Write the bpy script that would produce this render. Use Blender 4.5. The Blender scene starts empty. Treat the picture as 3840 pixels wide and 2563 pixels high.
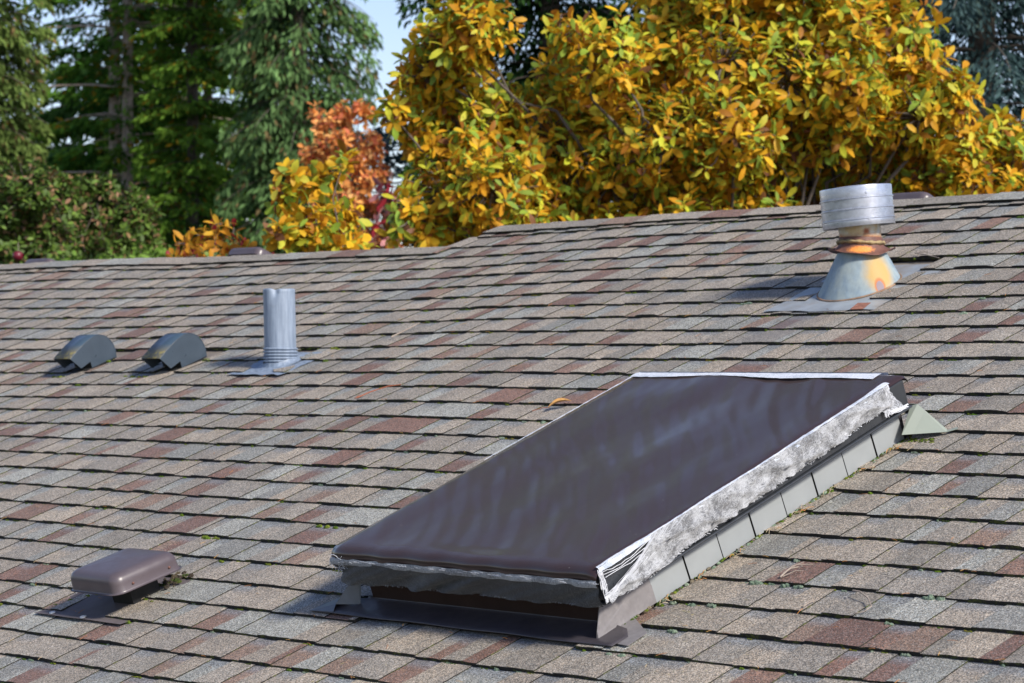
import bpy, math, random
import numpy as np
from mathutils import Matrix, Vector
random.seed(7); RNG = np.random.default_rng(11)
sc = bpy.context.scene
COL = sc.collection
RAD = math.radians
PITCH = RAD(21.276); CP, SP = math.cos(PITCH), math.sin(PITCH)
ZR = 4.6
E_ = 0.143                     # shingle exposure
ROT = Matrix(((1, 0, 0), (0, CP, -SP), (0, SP, CP)))
CAM = Vector((0, -7.6757, 4.081))
CR = Vector((.68502, .72853, 0)); CF = Vector((-.72850, .68500, .00809)); CU = CR.cross(CF)
FPX = 9476.3
def R(u, v, w=0.0): return Vector((u, v*CP - w*SP, ZR + v*SP + w*CP))
def look(px, py, d):           # world point seen at a photo position, d metres away
    return CAM + (CF + CR*((px-1920)/FPX) - CU*((py-1281.5)/FPX))*d

# ------------------------------------------------------------------ old roof: a gentle sag
GU = [-16.0, -14.5, -13.0, -11.5, -10.0, -8.5, -7.0, -5.5, -4.0, -2.5, -1.0, 0.5]
GV = [1.0, 0.0, -1.0, -2.0, -3.0, -4.0, -5.0]
GD = np.array([[0, .0003, .0073, .008, -.0072, -.008, .0012, .006, .0037, 0, 0, 0],
 [0, .0036, .0112, .0095, -.0101, -.0119, .0017, .0039, .0021, 0, 0, 0],
 [0, .0013, .0088, .004, -.0046, -.005, .0018, -.0004, -.0009, -.0005, 0, 0],
 [0, 0, .001, -.0031, -.0049, .0007, .0052, .0005, -.0013, -.0016, 0, 0],
 [0, 0, 0, -.0015, -.0012, .001, .0009, -.0008, -.0004, .0009, .0008, 0],
 [0, 0, 0, 0, .0003, .0001, -.0003, -.0016, 0, .0021, .0004, 0],
 [0, 0, 0, 0, 0, 0, .0003, -.0005, -.0004, 0, 0, 0]])
def disp(u, v):
    x = min(max((u - GU[0])/1.5, 0), 10.999); y = min(max(1.0 - v, 0), 5.999)
    i, j = int(x), int(y); a, b = x-i, y-j
    a = a*a*(3-2*a); b = b*b*(3-2*b)
    return float((GD[j, i]*(1-a)+GD[j, i+1]*a)*(1-b)+(GD[j+1, i]*(1-a)+GD[j+1, i+1]*a)*b) + .0012*math.sin(u*3.1+v*1.7)+.0008*math.sin(u*7.3-v*4.1)

# ------------------------------------------------------------------ mesh and object helpers
class MB:
    def __init__(s): s.v = []; s.f = []; s.m = []; s.c = []; s.i = []
    def quad(s, pts, mat=0, col=None, info=None):
        k = len(s.v); s.v.extend(pts); s.f.append(tuple(range(k, k+len(pts)))); s.m.append(mat); s.c.append(col); s.i.append(info)
    def mesh(s, vs, fs, mat=0, col=None):
        k = len(s.v); s.v.extend(vs)
        for f in fs: s.f.append(tuple(k+q for q in f)); s.m.append(mat); s.c.append(col); s.i.append(None)
    def box(s, a, b, mat=0, col=None):
        (x0, y0, z0), (x1, y1, z1) = a, b
        s.mesh([(x0,y0,z0),(x1,y0,z0),(x1,y1,z0),(x0,y1,z0),(x0,y0,z1),(x1,y0,z1),(x1,y1,z1),(x0,y1,z1)],
               [(3,2,1,0),(4,5,6,7),(0,1,5,4),(1,2,6,5),(2,3,7,6),(3,0,4,7)], mat, col)
    def grid(s, rows, mat=0, closed=False, col=None, flip=False):
        n = len(rows[0]); vs = [p for r in rows for p in r]; fs = []
        for i in range(len(rows)-1):
            for j in range(n if closed else n-1):
                q = (i*n+j, i*n+(j+1) % n, (i+1)*n+(j+1) % n, (i+1)*n+j)
                fs.append(q[::-1] if flip else q)
        s.mesh(vs, fs, mat, col)
    def lathe(s, prof, seg=48, mat=0, cx=0, cy=0, axis=None, cap0=False, cap1=False):
        rows = []
        for k, (r, z) in enumerate(prof):
            ox, oy = (axis(z) if axis else (cx, cy))
            rows.append([(ox+r*math.cos(2*math.pi*j/seg), oy+r*math.sin(2*math.pi*j/seg), z) for j in range(seg)])
        s.grid(rows, mat, closed=True)
        if cap0: s.quad(rows[0][::-1], mat)
        if cap1: s.quad(rows[-1], mat)
    def tube(s, pts, r, seg=6, mat=0, r1=None, col=None):
        pts = [Vector(p) for p in pts]; rows = []; n = len(pts); up = Vector((.31, .17, .93))
        for i, p in enumerate(pts):
            d = (pts[min(i+1, n-1)] - pts[max(i-1, 0)])
            if d.length < 1e-9: d = Vector((0, 0, 1))
            d.normalize(); a = d.cross(up)
            if a.length < .1: a = d.cross(Vector((1, 0, 0)))
            a.normalize(); b = d.cross(a)
            rr = r if r1 is None else r + (r1-r)*i/(n-1)
            rows.append([tuple(p + a*(rr*math.cos(2*math.pi*j/seg)) + b*(rr*math.sin(2*math.pi*j/seg))) for j in range(seg)])
        s.grid(rows, mat, closed=True, col=col, flip=True)
        s.quad(rows[0], mat, col); s.quad(rows[-1][::-1], mat, col)
    def build(s, name, mats, parent=None, smooth=False, attr=False):
        me = bpy.data.meshes.new(name); me.from_pydata([tuple(p) for p in s.v], [], s.f)
        for m in (mats if isinstance(mats, (list, tuple)) else [mats]): me.materials.append(m)
        me.polygons.foreach_set('material_index', s.m)
        if smooth: me.polygons.foreach_set('use_smooth', [True]*len(s.f))
        if attr:
            a = me.attributes.new('tab', 'FLOAT_COLOR', 'FACE')
            a.data.foreach_set('color', np.array([(c if c else (.3, .3, .3))+(1.0,) for c in s.c], dtype=np.float32).ravel())
            b = me.attributes.new('info', 'FLOAT_VECTOR', 'CORNER'); L = []
            for f, i in zip(s.f, s.i): L.extend(i if i else [(0, 0, 0)]*len(f))
            b.data.foreach_set('vector', np.array(L, dtype=np.float32).ravel())
        me.update()
        o = bpy.data.objects.new(name, me); COL.objects.link(o)
        if parent: o.parent = parent
        return o
def smooth_by_angle(o, deg=35):
    me = o.data; bm_ang = math.cos(RAD(deg))
    me.polygons.foreach_set('use_smooth', [True]*len(me.polygons))
    import bmesh
    b = bmesh.new(); b.from_mesh(me); bmesh.ops.remove_doubles(b, verts=b.verts, dist=1e-5)
    bmesh.ops.recalc_face_normals(b, faces=b.faces)
    for e in b.edges:
        if len(e.link_faces) == 2: e.smooth = e.link_faces[0].normal.dot(e.link_faces[1].normal) > bm_ang
    b.to_mesh(me); b.free(); return o
def tag(o, label=None, cat=None, group=None, kind=None):
    if label: o['label'] = label
    if cat: o['category'] = cat
    if group: o['group'] = group
    if kind: o['kind'] = kind
    return o
def thing(name, label, cat, loc, group=None, rot=None):
    o = bpy.data.objects.new(name, None); COL.objects.link(o); o.empty_display_size = .1
    o.matrix_world = Matrix.Translation(loc) @ (rot.to_4x4() if rot else Matrix.Identity(4))
    return tag(o, label, cat, group)
def bevel(o, w, seg=2):
    m = o.modifiers.new('b', 'BEVEL'); m.width = w; m.segments = seg; m.limit_method = 'ANGLE'; return o

# ------------------------------------------------------------------ materials
def mat(name):
    m = bpy.data.materials.new(name); m.use_nodes = True; nt = m.node_tree; nt.nodes.clear()
    out = nt.nodes.new('ShaderNodeOutputMaterial'); b = nt.nodes.new('ShaderNodeBsdfPrincipled')
    nt.links.new(b.outputs[0], out.inputs[0]); return m, nt, b, out
def N(nt, t, **k):
    n = nt.nodes.new('ShaderNode'+t)
    for a, v in k.items():
        if a in ('operation', 'blend_type', 'data_type', 'attribute_name', 'noise_dimensions', 'feature', 'wave_type', 'bands_direction', 'interpolation_type', 'wave_profile'): setattr(n, a, v)
        else: n.inputs[a.replace('_', ' ')].default_value = v
    return n
def L(nt, a, b): nt.links.new(a, b)
def math_(nt, op, a, b=None, c=None, clamp=False):
    n = nt.nodes.new('ShaderNodeMath'); n.operation = op; n.use_clamp = clamp
    for i, x in enumerate((a, b, c)):
        if x is None: continue
        if isinstance(x, (int, float)): n.inputs[i].default_value = x
        else: L(nt, x, n.inputs[i])
    return n.outputs[0]
def mix(nt, fac, a, b, blend='MIX'):
    n = nt.nodes.new('ShaderNodeMix'); n.data_type = 'RGBA'; n.blend_type = blend
    for s_, x in ((n.inputs[0], fac), (n.inputs[6], a), (n.inputs[7], b)):
        if isinstance(x, (int, float)): s_.default_value = x
        elif isinstance(x, tuple): s_.default_value = x+(1,) if len(x) == 3 else x
        else: L(nt, x, s_)
    return n.outputs[2]
def ramp(nt, x, p0, p1, v0=0.0, v1=1.0, smooth=False):
    n = nt.nodes.new('ShaderNodeMapRange'); L(nt, x, n.inputs[0])
    n.inputs[1].default_value = p0; n.inputs[2].default_value = p1; n.inputs[3].default_value = v0; n.inputs[4].default_value = v1
    if smooth: n.interpolation_type = 'SMOOTHSTEP'
    return n.outputs[0]
def noise(nt, co, scale, detail=3, rough=.55):
    n = N(nt, 'TexNoise', Scale=scale, Detail=detail, Roughness=rough); L(nt, co, n.inputs['Vector']); return n.outputs['Fac']
def objco(nt): return nt.nodes.new('ShaderNodeTexCoord').outputs['Object']
def geopos(nt): return nt.nodes.new('ShaderNodeNewGeometry').outputs['Position']
def scaled(nt, co, s):
    m = nt.nodes.new('ShaderNodeMapping'); L(nt, co, m.inputs[0]); m.inputs['Scale'].default_value = s; return m.outputs[0]
def bump(nt, h, bsdf, dist=.001, strength=.6):
    n = nt.nodes.new('ShaderNodeBump'); n.inputs['Distance'].default_value = dist; n.inputs['Strength'].default_value = strength
    L(nt, h, n.inputs['Height']); L(nt, n.outputs[0], bsdf.inputs['Normal'])
def sep(nt, co):
    n = nt.nodes.new('ShaderNodeSeparateXYZ'); L(nt, co, n.inputs[0]); return n.outputs
def simple(name, c, rough=.5, metal=0.0, spec=.5, vary=.15, vs=30, bmp=0.0, dirt=None, dirt_amt=.3):
    m, nt, b, _ = mat(name); co = objco(nt)
    n1 = noise(nt, co, vs, 4)
    f = ramp(nt, n1, .3, .7, 1-vary, 1+vary)
    c1 = mix(nt, 1.0, c, (1, 1, 1), 'MULTIPLY')
    v = nt.nodes.new('ShaderNodeVectorMath'); v.operation = 'SCALE'; L(nt, c1, v.inputs[0]); L(nt, f, v.inputs[3]); colr = v.outputs[0]
    if dirt:
        d = ramp(nt, noise(nt, co, vs*.35, 6, .7), .5, .72, 0, dirt_amt); colr = mix(nt, d, colr, dirt)
    L(nt, colr, b.inputs['Base Color'])
    L(nt, ramp(nt, noise(nt, co, vs*1.7, 3), .3, .7, rough-.06, rough+.08), b.inputs['Roughness'])
    b.inputs['Metallic'].default_value = metal; b.inputs['Specular IOR Level'].default_value = spec
    if bmp: bump(nt, noise(nt, co, vs*3, 3), b, bmp, .5)
    return m

def make_shingle():
    m, nt, b, _ = mat('asphalt_shingle_granules'); co = objco(nt)
    at = N(nt, 'Attribute', attribute_name='tab').outputs['Color']
    inf = sep(nt, N(nt, 'Attribute', attribute_name='info').outputs['Vector'])
    # printed bluish band at the head of the recessed tabs, speckled lower edge
    sp = noise(nt, co, 260, 2)
    bandpos = math_(nt, 'ADD', inf[1], math_(nt, 'MULTIPLY', math_(nt, 'SUBTRACT', sp, .5), .55))
    band = math_(nt, 'MULTIPLY', ramp(nt, bandpos, .60, .84), inf[0])
    c = mix(nt, math_(nt, 'MULTIPLY', band, .75), at, (.175, .190, .210))
    # granules
    v = N(nt, 'TexVoronoi', Scale=420.0); L(nt, co, v.inputs['Vector'])
    g = sep(nt, v.outputs['Color'])
    gv = ramp(nt, g[0], 0, 1, .22, 1.78)
    g2 = ramp(nt, noise(nt, co, 190, 2, .6), .33, .67, .58, 1.42)
    hue = mix(nt, ramp(nt, g[1], .3, 1), (1.04, 1.0, .93), (.91, 1.01, 1.10))
    k = math_(nt, 'MULTIPLY', gv, g2)
    blot = ramp(nt, noise(nt, co, 7, 5, .6), .3, .72, .88, 1.10)
    k = math_(nt, 'MULTIPLY', k, blot)
    # dust washed down the courses, worn darker toward the ends of some tabs
    k = math_(nt, 'MULTIPLY', k, ramp(nt, noise(nt, scaled(nt, co, (22, 3.2, 3)), 1, 4, .6), .3, .75, .90, 1.10))
    sc_ = nt.nodes.new('ShaderNodeVectorMath'); sc_.operation = 'SCALE'; L(nt, c, sc_.inputs[0]); L(nt, k, sc_.inputs[3])
    c = mix(nt, 1.0, sc_.outputs[0], hue, 'MULTIPLY')
    # black/white single granules
    c = mix(nt, ramp(nt, g[2], .90, .93), c, (.09, .085, .08))
    v2 = N(nt, 'TexVoronoi', Scale=480.0); L(nt, co, v2.inputs['Vector'])
    g3 = sep(nt, v2.outputs['Color'])
    c = mix(nt, ramp(nt, g3[2], .92, .95, 0, .4), c, (.55, .53, .50))
    # yellow-green lichen freckles
    li = math_(nt, 'MULTIPLY', ramp(nt, noise(nt, co, 60, 3, .6), .66, .72), ramp(nt, noise(nt, co, 1.3, 2), .5, .62))
    c = mix(nt, math_(nt, 'MULTIPLY', li, .6), c, (.36, .33, .06))
    # grime washed down below the flue and a sooty stain on the slope there
    s = sep(nt, co)
    du = math_(nt, 'ABSOLUTE', math_(nt, 'ADD', s[0], 5.68))
    wash = math_(nt, 'MULTIPLY', ramp(nt, math_(nt, 'ADD', du, math_(nt, 'MULTIPLY', noise(nt, scaled(nt, co, (9, 2, 2)), 1, 4), .12)), .10, .24, 1, 0, True),
                 math_(nt, 'MULTIPLY', ramp(nt, s[1], -1.55, -1.15), ramp(nt, s[1], -.98, -.9, 1, 0)))
    c = mix(nt, math_(nt, 'MULTIPLY', wash, .42), c, (.12, .125, .14))
    L(nt, c, b.inputs['Base Color']); b.inputs['Roughness'].default_value = .72; b.inputs['Specular IOR Level'].default_value = .5
    bump(nt, math_(nt, 'ADD', g[0], noise(nt, co, 200, 2)), b, .0009, .85)
    return m
def make_edge():
    m, nt, b, _ = mat('asphalt_cut_edge'); co = objco(nt)
    ms = math_(nt, 'MULTIPLY', ramp(nt, noise(nt, co, 55, 4, .65), .50, .60), ramp(nt, noise(nt, co, 2.2, 3), .36, .52))
    c = mix(nt, noise(nt, co, 150, 3), (.006, .006, .006), (.030, .028, .025))
    c = mix(nt, math_(nt, 'MULTIPLY', ms, .75), c, mix(nt, noise(nt, co, 90, 2), (.045, .07, .008), (.12, .13, .02)))
    L(nt, c, b.inputs['Base Color']); b.inputs['Roughness'].default_value = .95
    bump(nt, noise(nt, co, 160, 3), b, .002, 1)
    return m
M_SH = make_shingle(); M_EDGE = make_edge()

# ------------------------------------------------------------------ the shingled slope
TANS = [(.316, .265, .216), (.290, .247, .205), (.266, .231, .195), (.246, .217, .188), (.336, .278, .220), (.278, .242, .204), (.234, .208, .178), (.302, .255, .209)]
GREY = [(.280, .285, .266), (.244, .249, .237), (.302, .305, .284), (.216, .218, .209)]
REDS = [(.178, .096, .072), (.202, .118, .088), (.158, .088, .070), (.228, .150, .112)]
def tabcol(rec):
    r = random.random()
    if rec: s = REDS if r < .24 else GREY if r < .46 else TANS
    else: s = REDS if r < .06 else GREY if r < .19 else TANS
    k = random.uniform(.90, 1.12); c = random.choice(s); m_ = (.262, .240, .205); f = .22 if s is not REDS else .04
    return tuple((x*(1-f)+y*f)*k for x, y in zip(c, m_))
HOLES = {}
def hole(n, a, b): HOLES.setdefault(n, []).append((a, b))
for n in range(15, 24): hole(n, -5.43, -4.478 + random.uniform(-.001, .003))
hole(24, -5.40, -4.52)
hole(25, -6.655, -6.402); hole(24, -6.60, -6.39)
hole(11, -8.185, -8.02); hole(10, -8.145, -8.02)
hole(6, -5.80, -5.50); hole(5, -5.79, -5.505); hole(4, -5.73, -5.49)
for a in (-9.36, -8.69):
    hole(10, a-.15, a+.05); hole(11, a-.12, a+.03)
def slab(B, u0, u1, n, kind, col, col2, vb, lift, rcornerL=False, rcornerR=False, tb=0.0):
    v0, v1 = -n*E_, -(n-1)*E_ + .03
    nu = max(2, int((u1-u0)/.024)); us = [u0+(u1-u0)*i/nu for i in range(nu+1)]
    if rcornerL: us = [u0, u0+.004, u0+.012, u0+.025, u0+.045]+[x for x in us if x > u0+.055]
    hb, ht = (.0152, .0068) if kind else (.0120, .0042)
    vr = [0, .25, .6, 1, 1.22]
    fl = .004 if kind else 0.0
    rows = []
    for q, fr in enumerate(vr):
        row = []
        for i, u in enumerate(us):
            v = v0 + fr*E_; jit = 0
            if q == 0:
                v = vb + .0011*math.sin(u*61+n*3)+.0009*math.sin(u*137+n)
                if rcornerL: v += .030*max(0, 1-(u-u0)/.045)**2
                if rcornerR: v += .030*max(0, 1-(u1-u)/.045)**2
            uu = u + (fl*(1-fr)*(1 if i == len(us)-1 else -1) if i in (0, len(us)-1) and fr <= 1 else 0) * (1.0 if q else 1.3)
            if q in (1, 2) and i in (0, len(us)-1): uu += .0018*math.sin(n*7.7+q*2.1+u0*31)
            w = ht+(hb-ht)*(1-min(fr, 1.22)) + lift*(1-fr)*max(0, math.sin(math.pi*min(1, max(0, (u-u0)/(u1-u0)))))**.5*(fr < 1) + disp(u, v)
            row.append((uu, v, w))
        rows.append(row)
    nU = len(us)
    for q in range(len(vr)-1):
        for i in range(nU-1):
            a, b_, c, d = rows[q][i], rows[q][i+1], rows[q+1][i+1], rows[q+1][i]
            f0, f1 = vr[q], vr[q+1]; rc = 0.0 if kind else 1.0
            B.quad([a, b_, c, d], 0, col2 if (col2 and i*1.0/nU > tb) else col, [(rc, f0, 0), (rc, f0, 0), (rc, f1, 0), (rc, f1, 0)])
    lo = lambda p: (p[0], p[1]+.001, disp(p[0], p[1])-.001)
    for i in range(nU-1): B.quad([lo(rows[0][i]), lo(rows[0][i+1]), rows[0][i+1], rows[0][i]], 1)
    for q in range(len(vr)-1):
        B.quad([lo(rows[q][-1]), lo(rows[q+1][-1]), rows[q+1][-1], rows[q][-1]], 1)
        B.quad([lo(rows[q+1][0]), lo(rows[q][0]), rows[q][0], rows[q+1][0]], 1)
USTEP = -8.53
def shingles():
    B = MB()
    for n in range(-1, 37):
        uL, uR = (USTEP if n <= 0 else -17.0), 3.0
        if n == 0: uL = USTEP-.09
        u = uL + (0 if n <= 0 else -random.random()*.2); kind = random.random() < .5
        vb = -n*E_; nxt = u; lift = 0
        while u < uR:
            wid = random.uniform(.075, .165) if kind else random.uniform(.055, .125)
            if random.random() < .08: wid *= 1.5
            if u >= nxt:
                vb = -n*E_ + random.uniform(-.0028, .0028); nxt = u + random.uniform(.85, 1.05); lift = random.uniform(0, .0012)
            a, b = u, u+wid
            segs = [(a, b, False, False)]
            for (h0, h1) in HOLES.get(n, []):
                ns = []
                for (s0, s1, cl, cr) in segs:
                    if s1 <= h0 or s0 >= h1: ns.append((s0, s1, cl, cr)); continue
                    if s0 < h0 - .008: ns.append((s0, h0, cl, False))
                    if s1 > h1 + .008: ns.append((h1, s1, True, cr))
                segs = ns
            far = u < -13.5 or u > 0 or n > 30
            col = tabcol(not kind); col2 = tabcol(not kind) if (wid > .11 and random.random() < .45) else None
            tb = random.uniform(.3, .7)
            for (s0, s1, cl, cr) in segs:
                cl = cl and (s0 > -4.5 or -8.03 < s0 < -8.0) and s1-s0 > .06
                slab(B, s0, s1, n, kind or cl, col, col2, vb + random.uniform(-.0006, .0006), lift + (random.uniform(.001, .004) if random.random() < .1 else 0), cl, cr, tb)
            u = b; kind = not kind
            if random.random() < .04: kind = not kind
    return B
def cap(B, ua, ub, apex):
    u = ua
    while u < ub:
        w = random.uniform(.17, .24) if random.random() > .35 else random.uniform(.34, .5)
        e = min(u+w, ub); c = tabcol(random.random() < .5)
        off = random.uniform(-.003, .003)
        rows = []
        nu = 4; pr = [(-.128, .0215), (-.075, .0175), (-.03, .0145), (-.010, .0125), (0, .0105), (.011, .0045)]
        for (dv, ww) in pr:
            rows.append([(u+(e+.012-u)*i/nu, apex+dv+(off if dv < -.1 else 0), ww + .0035*(1-i/nu) + disp(u+(e-u)*i/nu, apex)) for i in range(nu+1)])
        B_ = [(p[0], apex+.12*math.cos(2*PITCH), -.12*math.sin(2*PITCH)+.006) for p in rows[-1]]
        rows.append(B_)
        for q in range(len(rows)-1):
            for i in range(nu): B.quad([rows[q][i], rows[q][i+1], rows[q+1][i+1], rows[q+1][i]], 0, c, [(0, .3, 0)]*4)
        for i in range(nu):
            a, b = rows[0][i], rows[0][i+1]; B.quad([(a[0], a[1]+.002, a[2]-.006), (b[0], b[1]+.002, b[2]-.006), b, a], 1)
        for q in range(len(rows)-1):
            for (i, fl) in ((0, 1), (nu, 0)):
                a, b = rows[q][i], rows[q+1][i]; pts = [(a[0], a[1], a[2]-.004), (b[0], b[1], b[2]-.004), b, a]
                B.quad(pts if not fl else pts[::-1], 1)
        u = e
house = thing('house', 'low-pitched house whose weathered brown, grey and red shingle roof fills the foreground', 'house', R(0, 0, 0), rot=ROT)
roof = shingles().build('shingle_roof', [M_SH, M_EDGE], house, attr=True)
B = MB(); cap(B, -17.0, USTEP-.05, .035); cap(B, USTEP, 3.0, .300)
B.build('ridge_cap', [M_SH, M_EDGE], house, attr=True)
M_WOOD = simple('painted_fascia', (.20, .17, .14), .6, vs=12)
M_SIDING = simple('house_siding', (.42, .40, .36), .7, vs=6)
M_BROWNMETAL = simple('brown_gutter', (.10, .08, .07), .45, vs=10)
B = MB()   # deck under the front slope and the hidden back slopes
B.box((-17, -5.15, -.12), (3, -.02, -.006), 0)
B.box((USTEP+.01, -.02, -.12), (3, .285, -.006), 0)
def back(u0, u1, apex):
    c2, s2 = math.cos(2*PITCH), math.sin(2*PITCH); Lb = 5.0
    t = -.004
    B.mesh([(u0, apex, t), (u1, apex, t), (u1, apex+Lb*c2, t-Lb*s2), (u0, apex+Lb*c2, t-Lb*s2),
            (u0, apex-.05, t-.12), (u1, apex-.05, t-.12), (u1, apex+Lb*c2-.08, t-Lb*s2-.1), (u0, apex+Lb*c2-.08, t-Lb*s2-.1)],
           [(0,1,2,3),(7,6,5,4),(0,4,5,1),(1,5,6,2),(2,6,7,3),(3,7,4,0)], 1)
back(-17, USTEP, .03); back(USTEP+.005, 3, .295)
B.build('roof_deck', [M_WOOD, M_SH], house)
def wroof(p): # world point -> roof frame
    q = ROT.transposed() @ (Vector(p)-Vector((0, 0, ZR))); return tuple(q)
B = MB()
def wbox(B, a, b, m=0):
    (x0, y0, z0), (x1, y1, z1) = a, b
    vs = [(x0,y0,z0),(x1,y0,z0),(x1,y1,z0),(x0,y1,z0),(x0,y0,z1),(x1,y0,z1),(x1,y1,z1),(x0,y1,z1)]
    B.mesh([wroof(p) for p in vs], [(3,2,1,0),(4,5,6,7),(0,1,5,4),(1,2,6,5),(2,3,7,6),(3,0,4,7)], m)
wbox(B, (-16.6, -4.3, 0), (2.6, 4.0, 2.85))
for x in (-16.6, 2.5): # gables
    B.mesh([wroof(p) for p in ((x,-4.3,2.85),(x+.1,-4.3,2.85),(x+.1,4.0,2.85),(x,4.0,2.85),(x,0,4.42),(x+.1,0,4.42))],
           [(0,1,5,4),(2,3,4,5),(0,4,3),(1,2,5)], 0)
B.build('wall', M_SIDING, house)
B = MB(); wbox(B, (-17.02, -4.86, 2.50), (3.02, -4.80, 2.70)); B.build('fascia', M_WOOD, house)
B = MB(); wbox(B, (-17.02, -4.99, 2.60), (3.02, -4.865, 2.70)); B.build('gutter', M_BROWNMETAL, house)

# ------------------------------------------------------------------ moss, needles, debris
def blob(B, c, rx, ry, rz, col, mat=0):
    n = 7; rows = []
    ph = random.random()*6
    for q, (a, h) in enumerate(((1, -.1), (1.02, .25), (.8, .62), (.42, .92))):
        rows.append([(c[0]+rx*a*math.cos(2*math.pi*j/n+ph)*random.uniform(.72, 1.2), c[1]+ry*a*math.sin(2*math.pi*j/n+ph)*random.uniform(.72, 1.2), c[2]+rz*h*random.uniform(.7, 1.2)) for j in range(n)])
    B.grid(rows, mat, closed=True, col=col); B.quad(rows[-1], mat, col)
def attrmat(name, rough=.85, trans=0.0, vary=.25, vs=60, spec=.3, bmp=0):
    m, nt, b, out = mat(name); at = N(nt, 'Attribute', attribute_name='tab').outputs['Color']; co = objco(nt)
    v = nt.nodes.new('ShaderNodeVectorMath'); v.operation = 'SCALE'; L(nt, at, v.inputs[0]); L(nt, ramp(nt, noise(nt, co, vs, 3), .3, .7, 1-vary, 1+vary), v.inputs[3])
    L(nt, v.outputs[0], b.inputs['Base Color']); b.inputs['Roughness'].default_value = rough; b.inputs['Specular IOR Level'].default_value = spec
    if bmp: bump(nt, noise(nt, co, vs*4, 3), b, bmp, 1)
    if trans:
        t = nt.nodes.new('ShaderNodeBsdfTranslucent'); L(nt, v.outputs[0], t.inputs[0])
        mx = nt.nodes.new('ShaderNodeMixShader'); mx.inputs[0].default_value = trans
        L(nt, b.outputs[0], mx.inputs[1]); L(nt, t.outputs[0], mx.inputs[2]); L(nt, mx.outputs[0], out.inputs[0])
    return m
M_MOSS = attrmat('moss_cushions', .95, vary=.5, vs=180, bmp=.003)
GREENS = [(.10, .16, .012), (.07, .12, .012), (.14, .17, .02), (.05, .08, .015)]
LICH = [(.20, .27, .19), (.24, .30, .22), (.15, .21, .15)]
def moss():
    B = MB()
    for n in range(-1, 30):
        for _ in range(75):
            u = random.uniform(-13, -2.5)
            if n <= 0 and u < USTEP: continue
            if any(a-.02 < u < b+.02 for a, b in HOLES.get(n, [])): continue
            near = (n > 13)
            col = random.choice(LICH if (near and random.random() < .40) else GREENS)
            s = random.uniform(.002, .0045) * (1.5 if random.random() < .12 else 1)
            for k in range(random.choice((1, 1, 2, 3))):
                uu = u + k*s*1.6; blob(B, (uu, -n*E_-.003, disp(uu, -n*E_)+.004), s*random.uniform(1, 2.2), s*.9, s*1.3, col)
        for _ in range(16):     # creeping strips of moss along the butts
            if n < 2: break
            u = random.uniform(-12, -2.6); col = random.choice(GREENS+[(.16, .15, .02)])
            for k in range(random.randint(3, 9)):
                u += random.uniform(.003, .008)
                if any(a-.02 < u < b+.02 for a, b in HOLES.get(n, [])): break
                sz = random.uniform(.0018, .0036); blob(B, (u, -n*E_-.0035, disp(u, -n*E_)+.003+random.random()*.003), sz*1.5, sz*.9, sz*1.2, tuple(x*random.uniform(.8, 1.25) for x in col))
    # cushions the photo shows large
    for (u, v, s, g) in ((-6.62,-3.01,.012,0),(-6.56,-3.01,.010,0),(-6.60,-3.016,.012,0),(-6.20,-2.87,.009,0),(-6.16,-2.87,.010,0),(-6.12,-2.87,.008,0),
                         (-7.93,-1.29,.013,0),(-7.90,-1.30,.010,0),(-7.82,-1.435,.012,0),(-8.16,-1.43,.010,0),(-6.35,-3.155,.007,0),
                         (-8.63,-1.42,.014,0),(-8.60,-1.425,.010,0),(-9.31,-1.42,.011,0),(-9.34,-1.43,.012,0),
                         (-9.42,-1.62,.010,0),(-9.46,-1.62,.012,0),(-9.50,-1.62,.010,0),(-8.95,-1.62,.011,0),(-8.90,-1.62,.012,0),(-8.85,-1.62,.010,0),(-8.80,-1.62,.011,0),
                         (-7.5,-2.0,.011,0),(-8.75,-1.76,.008,0),(-4.47,-3.16,.010,0),(-4.46,-3.29,.012,0),(-4.45,-3.27,.010,0),(-4.47,-3.12,.009,0),(-4.47,-2.57,.012,0),(-4.475,-2.43,.010,0),
                         (-4.44,-3.145,.009,1),(-4.37,-3.15,.010,1),(-4.30,-3.148,.011,1),(-4.27,-3.005,.013,1),(-4.17,-3.005,.011,1),(-4.13,-3.005,.010,1),(-4.40,-3.44,.008,1),(-4.36,-3.44,.010,1),(-4.31,-3.295,.010,1),
                         (-3.72,-3.005,.013,1),(-3.69,-3.005,.010,1),(-3.74,-3.15,.008,1),(-4.25,-2.86,.009,1),(-6.02,-2.008,.011,1),(-6.05,-.868,.010,1),(-6.08,-.868,.008,1),(-5.02,-.87,.009,1),(-5.00,-1.013,.012,1),
                         (-6.66,-3.46,.009,0),(-6.70,-3.50,.010,0),(-6.73,-3.54,.009,0),(-6.63,-3.44,.010,0),(-6.61,-3.438,.009,0),(-6.47,-3.585,.008,0),(-6.38,-3.44,.008,0),(-6.34,-3.445,.007,0),(-6.28,-3.585,.010,0),(-7.0,-3.58,.011,0)):
        for k in range(4):
            blob(B, (u+random.uniform(-1, 1)*s, v-.003+random.uniform(-.3, .3)*s, disp(u, v)+.006), s*random.uniform(.7, 1.2), s*.6, s*random.uniform(.5, .8), random.choice(LICH if g else GREENS[:3]))
    # damp mossy debris packed along the skylight's side and under the flap
    for _ in range(150):
        v = random.uniform(-3.30, -2.03); u = -4.476 + abs(random.gauss(0, .006)); s = random.uniform(.002, .005)
        blob(B, (u, v, .012), s*1.2, s*1.6, s, random.choice(GREENS+LICH+[(.09, .07, .04), (.2, .17, .12)]))
    for _ in range(60):
        u = random.uniform(-4.47, -4.36); v = -2.07+random.uniform(-.02, .01); s = random.uniform(.002, .004)
        blob(B, (u, v, .012), s*1.6, s, s, random.choice(GREENS+[(.06, .05, .03)]))
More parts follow.
